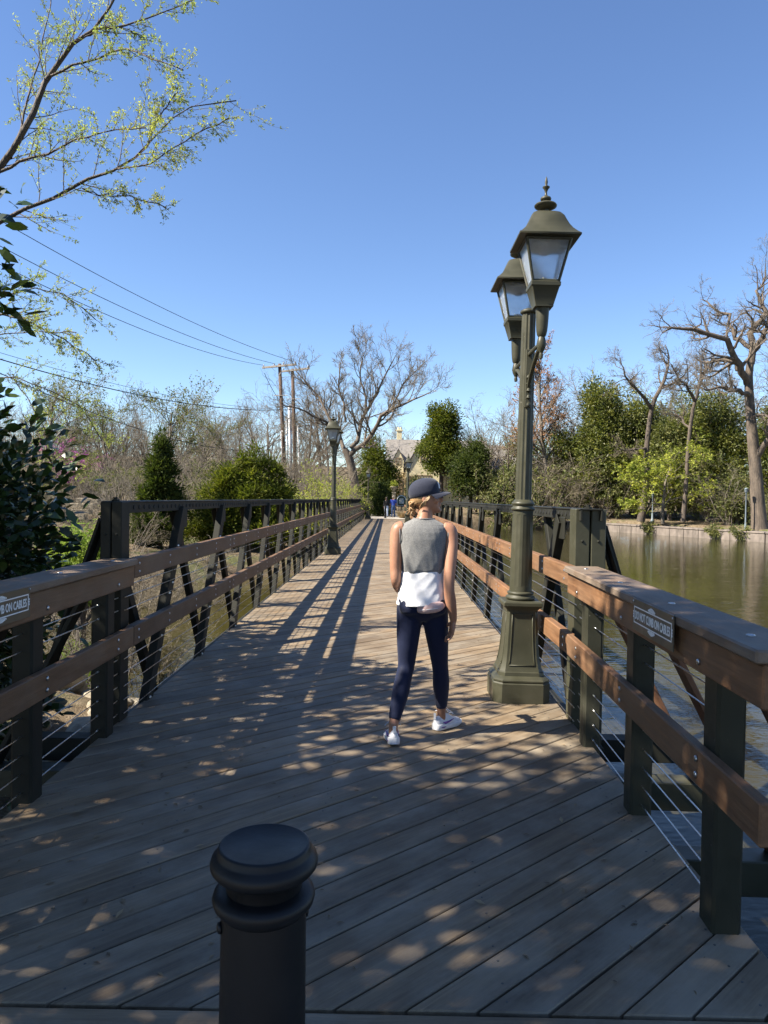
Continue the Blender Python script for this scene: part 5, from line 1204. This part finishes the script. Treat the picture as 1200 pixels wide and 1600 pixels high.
def cedar(px, Y, top, wpx, seed, n, label, mat='lf_cedar', lean=0.0, bot=0.3, tops=1, L=0.30, power=0.8):
    b_ = base(px, Y); H = at(px, top, Y).z - b_.z; w = wpx / FPX * Y / 2; rs = np.random.RandomState(seed); bl = []
    for q_ in range(tops):
        ox = 0 if tops == 1 else (q_ - (tops - 1) / 2) * w * 0.42; hq = H * (1 if q_ == tops // 2 else rs.uniform(.78, .95)); m = 30
        for i in range(m):
            t_ = i / (m - 1); z = bot + (hq - bot) * (0.04 + 0.93 * t_); rad = (w if tops == 1 else w * 0.62) * ((1 - t_) ** power * 0.95 + 0.06) * rs.uniform(.8, 1.1); a_ = rs.rand() * 6.28
            bl.append((ox * (1 - .5 * t_) + math.cos(a_) * rad * .55 + lean * z, math.sin(a_) * rad * .55, z, rad * .5, rad * .5, (hq - bot) / m * rs.uniform(1.2, 2.8)))
    return tag(evergreen('cedar_tree', seed, bl, int(n * 1.25), L * .8, L * 0.22, mat, clump=0.24, per=18, loc=b_, out=1.2, jit=0.45, shell=0.5, droop=-0.45), label, 'tree')
cedar(248, 34, 680, 80, 120, 22000, 'narrow dark cedar with a pointed top behind the left railing', 'lf_cedar_dark', 0.02, power=0.75)
cedar(388, 36, 698, 185, 121, 42000, 'broad spreading green cedar behind the left railing', 'lf_cedar', 0.0, tops=4, power=0.62)
mass(688, 84, 629, 72, 122, 17000, 'tall ragged cedar in front of the cream house', 'lf_cedar', 0.40, 'cedar_tree', 4.2, 11, 0.9)
# small pale bright weeping shrub behind the left end post
rs = np.random.RandomState(130); b_ = base(122, 13.0, 870); zc = at(122, 862, 13.0).z - b_.z
tag(evergreen('weeping_shrub', 130, [(0, 0, zc, .50, .5, .42), (-.25, .1, zc - .3, .5, .5, .5), (.3, 0, zc - .35, .4, .4, .5), (.05, -.1, .5, .45, .45, .5)], 12000, 0.10, 0.022, 'lf_willow', clump=0.10, per=12, loc=b_, droop=1.3, jit=0.35, limbs=10), 'small bright lime green weeping shrub left of the dark end post', 'shrub')
t = bare_tree('redbud_tree', 131, h=5.6, r=0.09, lv=((8, (30, 60), (0.5, 0.8)), (6, (30, 60), (0.45, 0.7)), (4, (30, 60), (0.4, 0.7))), minr=0.008, mw='bark', mf='twig_dark', leaf=(5, 0.13, 0.08, 'lf_redbud'), loc=base(112, 44)); t.scale = (1.0, 1.0, .82); tag(t, 'purple flowering redbud among the bare brush on the left', 'tree')
# --- near magnolia, mostly outside the left edge; it shades the foreground of the deck
rs = np.random.RandomState(140)
mag_bl = [(-4.9, 7.2, 0.7, 1.5, 1.4, 1.9), (-3.22, 5.5, 3.66, .16, .2, .2), (-3.2, 5.6, 3.16, .12, .2, .1), (-5.2, 7.0, 1.0, 1.8, 1.5, 1.8), (-5.6, 3.9, 3.3, 2.2, 2.2, 1.9), (-5.3, 7.0, 1.1, 1.85, 1.6, 1.9), (-5.2, 0.7, 4.9, 2.2, 2.1, 2.5), (-5.3, 5.6, 2.0, 1.7, 2.0, 1.7), (-4.7, -1.4, 5.7, 2.2, 2.0, 2.4), (-4.7, 6.9, -0.5, 1.2, 1.3, 1.2), (-4.7, 0.8, 6.3, 1.8, 1.7, 1.6)]
o = Vector((-6.2, 4.0, gz(-6.2, 4.0)))
lb_ = [(x - o.x, y - o.y, z - o.z, a, b, c) for x, y, z, a, b, c in mag_bl]
mg_ = evergreen('magnolia_tree', 140, lb_, 64000, 0.160, 0.072, 'lf_magnolia', oval=True, clump=0.24, per=11, loc=o, limbs=46, trunk=[(0, 0, -.3, .26), (.1, .1, 2.5, .2), (.2, 0, 5, .13), (.3, -.2, 8.0, .04)], shell=0.3, out=0.9)
tag(mg_, 'dark glossy leaved magnolia at the left picture edge shading the foreground', 'tree')
# --- budding elm whose boughs hang in from the left
o = Vector((-7.2, 7.5, gz(-7.2, 7.5))); Y0 = 7.6
tr = crv([(0, 0, -.2, .22), (.3, 0, 2.2, .18), (.9, .1, 3.6, .13), (1.5, .1, 4.4, .09)], 7)
boughs = [[(-200, 520, 0, .09), (-60, 345, 0, .065), (0, 270, 0, .055), (49, 199, 0, .050), (71, 142, 0, .045), (90, 109, 0, .040), (131, 67, 0, .032), (169, 36, 0, .022), (191, 0, 0, .016), (215, -50, 0, .01)],
    [(131, 67, 0, .022), (154, 58, .1, .020), (210, 45, .3, .015), (262, 26, .5, .010), (330, -4, .7, .005)],
    [(84, 124, 0, .022), (124, 105, -.1, .018), (165, 92, -.2, .015), (214, 88, -.4, .011), (255, 105, -.5, .008), (289, 116, -.6, .004)],
    [(20, 250, 0, .024), (37, 200, .3, .020), (52, 140, .5, .016), (70, 80, .6, .012), (84, 20, .8, .008), (90, -30, .9, .005)],
    [(0, 272, 0, .028), (37, 255, -.1, .022), (86, 236, -.2, .017), (131, 219, -.3, .012), (180, 210, -.4, .008), (230, 204, -.5, .004)],
    [(-180, 420, 0, .06), (-60, 372, 0, .045), (19, 342, 0, .034), (67, 319, 0, .030), (131, 289, 0, .026), (184, 268, 0, .021), (225, 240, 0, .017), (262, 202, .1, .012), (292, 176, .2, .009), (371, 163, .3, .003)],
    [(184, 268, 0, .014), (232, 259, -.1, .012), (270, 240, -.2, .009), (311, 210, -.3, .007), (358, 190, -.4, .003)],
    [(131, 297, 0, .013), (165, 309, .1, .010), (210, 311, .2, .008), (262, 328, .3, .003)],
    [(225, 240, 0, .010), (250, 190, -.2, .008), (280, 150, -.4, .004)],
    [(-120, 470, 0, .03), (0, 491, 0, .018), (41, 502, .1, .014), (105, 532, .2, .009), (150, 565, .3, .004)],
    [(-100, 500, .3, .03), (0, 470, .3, .014), (50, 452, .4, .010), (100, 462, .5, .007), (150, 500, .6, .004)],
    [(-80, 520, 1, .02), (0, 524, 1, .012), (60, 520, 1, .008), (120, 520, 1, .004)],
    [(-100, 600, 2, .03), (20, 590, 2, .014), (70, 610, 2, .010), (130, 640, 2.2, .006), (160, 690, 2.4, .004)],
    [(20, 590, 2, .012), (60, 650, 2, .010), (90, 720, 2.2, .007), (130, 740, 2.4, .004)]]
lb = [limb_px(p, Y0, o, 12, 0.012, i + 150) for i, p in enumerate([[(a_, b_, c_, d_ * .62) for a_, b_, c_, d_ in q_] for q_ in boughs])]
T = Tree(151); wood = [tubes(tr[None, :, :3], tr[None, :, 3], 9)] + [tubes(p[None, :, :3], p[None, :, 3], 7) for p in lb]; fine = []
ps = []
for p in lb: ps.append(T.kids(p[None, :, :3], p[None, :, 3], 24, 0.2, 1.0, (25, 60), (0.12, 0.28), 0.5, 0.45))
pos, d, L, rr_ = [np.concatenate([x[i] for x in ps]) for i in range(4)]; L = np.clip(L, .16, .5)
P1, R1 = T.grow(pos, d, L, np.clip(rr_, .002, .006), 6, 0.10, 0.02, 0.4); fine.append(tubes(P1, R1, 4))
pos, d, L, rr_ = T.kids(P1, R1, 4, 0.2, 1.0, (25, 55), (0.35, 0.7), 0.6, 0.3)
P2, R2 = T.grow(pos, d, L, np.maximum(rr_, .0013), 5, 0.10, 0.02, 0.5); fine.append(tubes(P2, R2, 3))
lv_p = []
for (Pq, Rq, n_) in ((P1, R1, 9), (P2, R2, 9)):
    pos, d, _, _ = T.kids(Pq, Rq, n_, 0.15, 1.0, (25, 70), (0.5, 0.8), 1.0); ln = np.linalg.norm(Pq[:, -1] - Pq[:, 0], axis=1).repeat(n_); keep = T.r.rand(len(pos)) < np.clip(ln / .30, .08, 1.0) * .62; pos, d = pos[keep], d[keep]
    m_ = 4; pos = np.repeat(pos, m_, 0) + T.r.randn(len(pos) * m_, 3) * 0.011; d = np.repeat(d, m_, 0); lv_p.append((pos, d))
pos, d = [np.concatenate([x[i] for x in lv_p]) for i in range(2)]
elm = tree_obj('budding_elm', wood, fine, leaf_quads(T.r, pos, d, 0.032, 0.013, 0.3, 0.45), M['bark_dark'], M['twig_dark'], M['lf_bud'], o)
tag(elm, 'budding elm whose boughs with yellow green seed clusters reach in at the upper left', 'tree')
# ------------------------------------------------------------------ house, poles, wires, small things
M['stucco'] = mat_var('cream_stucco', (0.54, 0.46, 0.27), (0.64, 0.56, 0.36), 0.9, 1.5, 25, 0.2, 0.02)
M['tanstone'] = mat_var('tan_stone', (0.33, 0.235, 0.11), (0.43, 0.315, 0.155), 0.9, 2.0, 15, 0.3, 0.02)
M['slate'] = mat_var('grey_slate_roof', (0.13, 0.118, 0.105), (0.22, 0.20, 0.18), 0.8, 2.5, 20, 0.5, 0.03)
M['trim'] = mat_var('brown_trim', (0.16, 0.10, 0.06), (0.24, 0.16, 0.10), 0.7, 5, bstr=0)
M['winglass'] = mat_var('window_glass', (0.02, 0.023, 0.027), (0.04, 0.045, 0.05), 0.08, 3, bstr=0)
def gable_roof(mb, x0, x1, y0, y1, z0, z1, along='x', th=0.18, ov=0.35):
    if along == 'x':
        ym = (y0 + y1) / 2; A = [(x0 - ov, y0 - ov, z0), (x1 + ov, y0 - ov, z0), (x1 + ov, ym, z1), (x0 - ov, ym, z1), (x0 - ov, y1 + ov, z0), (x1 + ov, y1 + ov, z0)]
    else:
        xm = (x0 + x1) / 2; A = [(x0 - ov, y1 + ov, z0), (x0 - ov, y0 - ov, z0), (xm, y0 - ov, z1), (xm, y1 + ov, z1), (x1 + ov, y1 + ov, z0), (x1 + ov, y0 - ov, z0)]
    B = [(x, y, z - th) for x, y, z in A]; mb.add(A + B, [(0, 1, 2, 3), (3, 2, 5, 4), (9, 8, 7, 6), (10, 11, 8, 9), (0, 6, 7, 1), (1, 7, 8, 2), (2, 8, 11, 5), (5, 11, 10, 4), (4, 10, 9, 3), (3, 9, 6, 0)])
def prism_wall(mb, x0, x1, y0, y1, zb, ze, zp):
    xm = (x0 + x1) / 2; F_ = [(x0, zb), (x1, zb), (x1, ze), (xm, zp), (x0, ze)]
    V = [(x, y0, z) for x, z in F_] + [(x, y1, z) for x, z in F_]; mb.add(V, [(0, 1, 2, 3, 4), (9, 8, 7, 6, 5), (0, 5, 6, 1), (1, 6, 7, 2), (2, 7, 8, 3), (3, 8, 9, 4), (4, 9, 5, 0)])
hz = gz(5, 104)
house = tag(empty('house', (0, 104, hz - 0.3)), 'cream gabled house with a steep grey roof beyond the end of the bridge', 'house'); hy = 104
def hb(mb, nm, mat, par=None, **kw): return mb.build(nm, mat, par or house, **kw)
mb = MB(); mb.box((7.2, 5.0, 2.8), (14.4, 8.0, 5.6), 0.02); hb(mb, 'wall', M['stucco'])
mb = MB(); prism_wall(mb, 2.5, 7.3, -1.5, 4.5, -0.2, 6.2, 10.2); gw = hb(mb, 'gable_wall', M['stucco'])
mb = MB(); gable_roof(mb, -0.1, 14.4, 1.0, 9.0, 5.6, 10.6, 'x'); mr = hb(mb, 'roof', M['slate'])
mb = MB(); gable_roof(mb, 2.5, 7.3, -1.5, 5.0, 6.25, 10.45, 'y', 0.16, 0.22); hb(mb, 'gable_roof', M['slate'])
mb = MB(); mb.box((1.55, 5.6, 10.6), (0.75, 0.75, 3.0), 0.02); mb.box((1.55, 5.6, 12.0), (0.95, 0.95, 0.18), 0.02); mb.lathe([(.16, 12.1), (.14, 12.5)], 10, c=(1.4, 5.6, 0)); mb.lathe([(.16, 12.1), (.14, 12.5)], 10, c=(1.75, 5.6, 0)); mb.build('chimney', M['stucco'], mr)
mb = MB(); prism_wall(mb, 0.65, 2.15, 0.3, 4.0, 5.0, 7.2, 8.8); hb(mb, 'dormer', M['stucco'])
mb = MB(); gable_roof(mb, 0.65, 2.15, 0.3, 4.2, 7.25, 8.95, 'y', 0.10, 0.12); hb(mb, 'dormer_roof', M['slate'])
mb = MB(); mb.box((1.35, -0.3, 2.3), (2.2, 2.8, 4.9), 0.02); bay = hb(mb, 'stone_bay', M['tanstone'])
for i in range(9): q_ = MB(); q_.lathe([(.05, 0), (.07, .15), (.04, .3), (.06, .55)], 8, c=(0.4 + i * .24, -1.6, 4.76)); q_.build('baluster', M['tanstone'], bay, True)
q_ = MB(); q_.box((1.35, -1.6, 5.36), (2.3, 0.18, 0.12), 0.01); q_.build('coping', M['tanstone'], bay)
def window(par, x, y, z, w, h, nx_=2, ny_=3, fm=None):
    f = MB()
    for sx in (-1, 1): f.box((x + sx * w / 2, y, z), (0.09, 0.10, h + 0.09), 0.006)
    for sz in (-1, 1): f.box((x, y, z + sz * h / 2), (w, 0.10, 0.09), 0.006)
    for i in range(1, nx_): f.box((x - w / 2 + i * w / nx_, y, z), (0.045, 0.07, h), 0.004)
    for i in range(1, ny_): f.box((x, y + .001, z - h / 2 + i * h / ny_), (w, 0.065, 0.045), 0.004)
    o_ = f.build('window', fm or M['trim'], par); g = MB(); g.box((x, y + 0.04, z), (w, 0.02, h), 0.002); g.build('pane', M['winglass'], o_)
window(gw, 4.9, -1.52, 4.1, 2.3, 1.9, 6, 4); window(gw, 3.2, -1.52, 4.2, .5, 1.3, 2, 3); window(gw, 4.9, -1.52, 7.6, .8, 1.2, 2, 3); window(gw, 4.9, -1.52, 1.4, 2.2, 1.8, 4, 3)
window(bay, 1.55, -1.72, 3.1, .85, 2.3, 2, 4); window(bay, .65, -1.72, 3.1, .45, 1.6, 2, 3); window(house, 1.4, 0.28, 7.1, .7, .9, 2, 2)
window(house, 9.0, 0.98, 4.0, 1.2, 1.5, 3, 3); window(house, 11.5, 0.98, 4.0, 1.2, 1.5, 3, 3)
# grey roofed wing seen behind the round pine
w2 = tag(empty('house', (0, 112, gz(14, 112) - .2)), 'grey roofed house wing half hidden behind the round pine', 'house')
mb = MB(); mb.box((15, 0, 2.6), (9, 7, 5.2), .02); mb.build('wall', M['tanstone'], w2); mb = MB(); gable_roof(mb, 10.5, 19.5, -3.5, 3.5, 5.2, 9.6, 'x'); mb.build('roof', M['slate'], w2)
window(w2, 13, -3.52, 3.2, 1.2, 1.5); window(w2, 16, -3.52, 3.2, 1.2, 1.5)
# utility poles
M['polewood'] = mat_var('creosote_pole', (0.045, 0.026, 0.018), (0.10, 0.06, 0.042), 0.85, 3, 30, 0.4, 0.01, stretch=(2, 2, .2))
M['crossarm'] = mat_var('weathered_crossarm', (0.36, 0.31, 0.25), (0.50, 0.44, 0.37), 0.85, 6, bstr=0)
M['galv'] = mat_var('galvanised_steel', (0.30, 0.31, 0.33), (0.40, 0.41, 0.43), 0.45, 6, bstr=0, metal=0.3)
M['pvc'] = mat_var('white_conduit', (0.50, 0.50, 0.50), (0.58, 0.58, 0.58), 0.5, 6, bstr=0)
def pole(pxt, pyt, pxb, Y, arm, label, ins):
    b_ = at(pxb, 770, Y); zb = gz(b_.x, Y); t_ = at(pxt, pyt, Y); root = tag(empty('utility_pole', (b_.x, Y, zb)), label, 'utility pole')
    O_ = Vector((b_.x, Y, zb)); tl = t_ - O_
    mb = MB(); mb.tube([(0, 0, -.3), tl * .5, tl], [.25, .21, .17], 12); mb.build('shaft', M['polewood'], root, True)
    a0, a1 = at(*arm[0], Y - .2) - O_, at(*arm[1], Y - .2) - O_
    mb = MB(); mb.bar(a0, a1, .24, .18); mb.build('crossarm', M['crossarm'], root)
    mb = MB(); mc = (a0 + a1) / 2
    for e in (a0, a1): mb.bar(mc + (e - mc) * .5, Vector((mc.x, mc.y, mc.z - .9)), .03, .03)
    mb.build('arm_brace', M['galv'], root)
    for u in ins:
        p = a0.lerp(a1, u); i_ = MB(); i_.lathe([(.03, .06), (.03, .14), (.09, .16), (.05, .19), (.085, .21), (.05, .25), (.07, .28), (.03, .34)], 10, c=tuple(p)); i_.build('insulator', M['galv'], root, True)
    l2 = tl * .78; mb = MB(); mb.bar(l2 + Vector((-.75, -.2, 0)), l2 + Vector((.75, -.2, .05)), .07, .07); mb.build('lower_arm', M['crossarm'], root)
    return root
pole(437, 569, 447, 76, ((410, 575), (463, 570)), 'left of two dark wooden utility poles with a pale crossarm', (.04, .35, .62, .96))
pole(457, 577, 463, 79, ((440, 581), (484, 576)), 'right of two dark wooden utility poles with a pale crossarm', (.06, .5, .93))
for (x0, y0, x1, Y, r_, m_, lab) in ((452, 637, 456, 77.5, .17, 'galv', 'thick grey steel pole between the two wooden utility poles'), (447, 656, 451, 75, .055, 'pvc', 'tall white conduit beside the left utility pole'), (439, 676, 442, 75, .05, 'pvc', 'short white conduit left of the left utility pole'), (465, 668, 470, 77, .06, 'pvc', 'thin white conduit right of the right utility pole')):
    b_ = at(x1, 770, Y); zb = gz(b_.x, Y); t_ = at(x0, y0, Y) - Vector((b_.x, Y, zb)); root = tag(empty('conduit_pole', (b_.x, Y, zb)), lab, 'pole')
    mb = MB(); mb.tube([(0, 0, -.2), t_], r_, 12); mb.build('tube', M[m_], root, True); mb = MB(); mb.tube([t_, t_ + Vector((0, 0, .12)), t_ + Vector((.12, -.1, .18)), t_ + Vector((.22, -.2, .05))], r_ * .9, 10); mb.build('weatherhead', M[m_], root, True)
# overhead wires
M['wire'] = mat_var('black_wire', (0.02, 0.02, 0.022), (0.03, 0.03, 0.032), 0.6, 6, bstr=0)
def wire(p, q, sag, label, r_=.022):
    p, q = Vector(p), Vector(q); pts = []
    for i in range(25): u = i / 24; v_ = p.lerp(q, u); v_.z -= sag * 4 * u * (1 - u); pts.append(v_)
    mb = MB(); mb.tube(pts, r_, 5); return tag(mb.build('wire', M['wire']), label, 'wire')
def W3(px, py, Y): return at(px, py, Y)
wire(W3(-160, 250, 34), W3(461, 566, 76), 1.0, 'uppermost of the long overhead wires crossing the left sky')
wire(W3(-160, 297, 33), W3(430, 569, 76), 1.0, 'second overhead wire from the top in the left sky')
wire(W3(-160, 330, 32), W3(411, 571, 76), 1.1, 'third overhead wire from the top in the left sky')
wire(W3(-100, 520, 40), W3(440, 640, 76), 0.9, 'thin faint wire crossing low in the left sky', .016)
wire(W3(-100, 530, 38), W3(456, 640, 77), 1.2, 'thick dark cable crossing low over the left skyline wood', .035)
wire(W3(-60, 555, 30), W3(445, 700, 75), 1.6, 'lowest dark cable hanging before the left wood', .022)
wire(W3(413, 583, 76), W3(453, 640, 77), 0.6, 'slack cable looping down from the left crossarm to the steel pole', .03)
# far bank lamp posts
def bank_post(px, Y, top, label):
    b_ = base(px, Y, 820); H = at(px, top, Y).z - b_.z; root = tag(empty('bank_lamp_post', b_), label, 'lamp post')
    mb = MB(); mb.lathe([(.16, 0), (.16, .2), (.10, .3), (.08, .9), (.055, 1.0), (.045, H - .45), (.07, H - .42)], 12); mb.build('post', M['galvblue'], root, True)
    mb = MB(); mb.lathe([(.06, H - .42), (.13, H - .3), (.14, H - .1), (.16, H - .08), (.05, H)], 12); mb.build('lantern', M['galvblue'], root, True)
M['galvblue'] = mat_var('blue_grey_paint', (0.10, 0.13, 0.15), (0.16, 0.19, 0.21), 0.5, 6, bstr=0)
bank_post(1018, 67, 770, 'blue grey lamp post under the pale green bush on the right bank'); bank_post(1163, 56.5, 762, 'blue grey lamp post beside the trunk of the huge right oak')
rs = np.random.RandomState(31)
for i, (px, Y, lab) in enumerate(((1128, 57.6, 'leafy tuft growing from the bank wall left of the huge right oak'), (1163, 55.4, 'leafy tuft growing from the bank wall under the right lamp post'), (1052, 64.0, 'dark trailing plant over the bank wall below the pale green bush'))):
    t_ = min(1, max(0, (Y - 53.6) / 22.4)); x_ = 28 - 10 * t_; lv_ = blob_leaves(rs, [(0, 0, 0, .7, .4, .35), (.1, -.2, -.3, .5, .3, .4)], 700, .2, .08, .15, 8, droop=.4); w_ = empty('wall_plant', (x_ - .2, Y, POND_Z + .75)); tag(w_, lab, 'plant'); link('foliage', np_mesh('foliage', lv_[0], None, lv_[1], False), w_, M['lf_olive'])
# arched green sign, gate and planter at the far end
M['signgreen'] = mat_var('sign_green', (0.012, 0.03, 0.018), (0.02, 0.045, 0.028), 0.5, 6, bstr=0)
p = W3(627, 783, 64); sg = tag(empty('park_sign', (p.x, 64, 0.02)), 'small arched dark green sign with a white border beside the path', 'sign'); zt = at(627, 773, 64).z - .02
mb = MB(); ww = .46; zb = zt - 1.05; arch = [(-ww, zb), (ww, zb), (ww, zt - .46)] + [(ww * math.cos(a), zt - .46 + .46 * math.sin(a)) for a in np.linspace(.2, math.pi - .2, 9)] + [(-ww, zt - .46)]
def slab(mb, poly, y0, y1): n_ = len(poly); mb.add([(x, y0, z) for x, z in poly] + [(x, y1, z) for x, z in poly], [tuple(range(n_)), tuple(range(n_, 2 * n_))[::-1]] + [(k_, (k_ + 1) % n_ + 0, (k_ + 1) % n_ + n_, k_ + n_) for k_ in range(n_)])
slab(mb, [(x * 1.0, z) for x, z in arch], -.03, .03); mb.build('board', M['signgreen'], sg)
mb = MB(); mb.tube([(x * .84, -.035, zt - .5 + (z - zt + .5) * .86) for x, z in arch + arch[:1]], .022, 5); mb.build('border', M['white_paint'], sg)
for i, (z, w_) in enumerate(((zt - .38, .34), (zt - .55, .44), (zt - .72, .4))):
    mb = MB(); mb.box((0, -.034, z), (w_, .006, .06), .002); mb.build('lettering_band', M['white_paint'], sg)
mb = MB(); mb.box((0, .05, (zb + .2) / 2), (.1, .08, zb + .2), .01); mb.build('post', M['signgreen'], sg)
fr_ = tag(empty('gate_barrier', (at(629, 795, 63.5).x, 63.5, 0.02)), 'low dark slatted barrier beside the far end of the path', 'barrier')
for i in range(7): q_ = MB(); q_.box((-.36 + i * .12, 0, .5), (.045, .04, 1.0), .006); q_.build('slat', M['black_paint'], fr_)
for z in (.12, 1.0): q_ = MB(); q_.box((0, .0, z), (.86, .06, .06), .006); q_.build('rail', M['black_paint'], fr_)
pp = at(615, 770, 72); pr = tag(empty('planter_pillar', (pp.x, 72, 0.05)), 'pale stone pillar carrying a planted urn behind the couple', 'pillar')
mb = MB(); mb.sqloft([(.24, 0), (.24, .3), (.17, .36), (.16, 2.0), (.22, 2.1), (.22, 2.2)], chf=.05); mb.build('pillar', M['stone'], pr); mb = MB(); mb.lathe([(.08, 2.2), (.1, 2.3), (.3, 2.5), (.42, 2.72), (.44, 2.76), (.36, 2.76)], 18); mb.build('urn', M['stone'], pr, True)
lv_ = blob_leaves(np.random.RandomState(7), [(0, 0, 2.95, .35, .35, .3)], 500, .14, .06, .1, 8); link('plant', np_mesh('plant', lv_[0], None, lv_[1], False), pr, M['lf_spring'])
# tan ornamental grass clump
rs = np.random.RandomState(9); n_ = 900; a = rs.rand(n_) * 6.28; ps = np.stack([np.cos(a), np.sin(a), np.zeros(n_)], 1) * (rs.rand(n_, 1) * .22); dd = np.stack([np.cos(a) * .6, np.sin(a) * .6, np.ones(n_)], 1)
lv_ = leaf_quads(rs, ps, dd, .62, .02, .1, .25); g_ = empty('grass_clump', (at(629, 805, 58.6).x, 58.6, .0)); tag(g_, 'tuft of pale tan ornamental grass at the right corner of the bridge end', 'grass'); link('blades', np_mesh('blades', lv_[0], None, lv_[1], False), g_, M['lf_dry'])
# stones: limestone by the creek, rocks along the far shore, steps on the left bank
def rock_mesh(seed, n=2):
    bm = bmesh.new(); bmesh.ops.create_icosphere(bm, subdivisions=n, radius=1.0); rs_ = np.random.RandomState(seed); ax = nrm(rs_.randn(9, 3)); of = rs_.uniform(.45, .85, 9)
    for v_ in bm.verts:
        c_ = np.array(v_.co)
        for a_, o_ in zip(ax, of):
            d_ = c_ @ a_ - o_
            if d_ > 0: c_ = c_ - a_ * d_ * .85
        v_.co = c_ + rs_.randn(3) * .025
    me = bpy.data.meshes.new('rock'); bm.to_mesh(me); bm.free(); return me
rk = [rock_mesh(i) for i in range(5)]
def rocks(spots, label, group, mat):
    r_ = random.Random(len(spots))
    for i, (x, y, s_) in enumerate(spots):
        o_ = link('rock', rk[i % 5], None, None, (x, y, gz(x, y) + s_ * .15)); o_.scale = (s_ * r_.uniform(.8, 1.3), s_ * r_.uniform(.8, 1.3), s_ * r_.uniform(.4, .65)); o_.rotation_euler = (r_.uniform(-.2, .2), r_.uniform(-.2, .2), r_.uniform(0, 6.3)); tag(o_, label, 'rock', group)
        if not o_.data.materials: o_.data.materials.append(mat)
r_ = random.Random(4)
rocks([(-3.3 - r_.random() * 2.6, 7.6 + r_.random() * 4.2, r_.uniform(.15, .5)) for _ in range(34)], 'pale limestone rock on the creek bank below the left railing', 'limestone rocks of the left bank', M['stone'])
rocks([(4.0 + i * .95 + r_.uniform(-.2, .2), 69.0 + i * .52 + r_.uniform(-.4, .2), r_.uniform(.5, .9)) for i in range(11)], 'pale rock on the far shore seen through the right railing', 'rocks of the far shore', M['stone'])
st = tag(empty('stone_steps', (at(105, 800, 42).x, 42, 0)), 'weathered pale stone steps among the brush on the left bank', 'steps'); z0 = at(105, 812, 42).z
for i in range(4): q_ = MB(); q_.box((.25 * i, .35 * i, z0 + .16 + .32 * i), (2.1 - .25 * i, .6, .30), .03); q_.build('step', M['stone'], st)
# dead leaves on the deck
lf = MB(); lf.add([(0, 0, 0), (.03, -.012, .010), (.062, 0, .012), (.03, .014, .006)], [(0, 1, 2), (0, 2, 3)]); lm = lf.mesh('leaf'); lm.materials.append(M['lf_dry'])
for i, (px, py) in enumerate([(103, 1277), (175, 1444), (470, 1372), (590, 1250), (505, 1012), (300, 1330), (880, 1290), (760, 1420)]):
    Y = CAM_H * FPX / (py - 779 - ROLL * (px - 606)); p = at(px, py, Y); o_ = link('fallen_leaf', lm, None, None, (p.x, p.y, .004), (0, 0, i * 1.3)); o_.scale = (.8 if i else 1.3,) * 3; tag(o_, 'small dry fallen leaf lying on the shaded deck planks' if i else 'pale curled fallen leaf on the planks beside the left foreground post', 'leaf', 'fallen leaves on the deck')
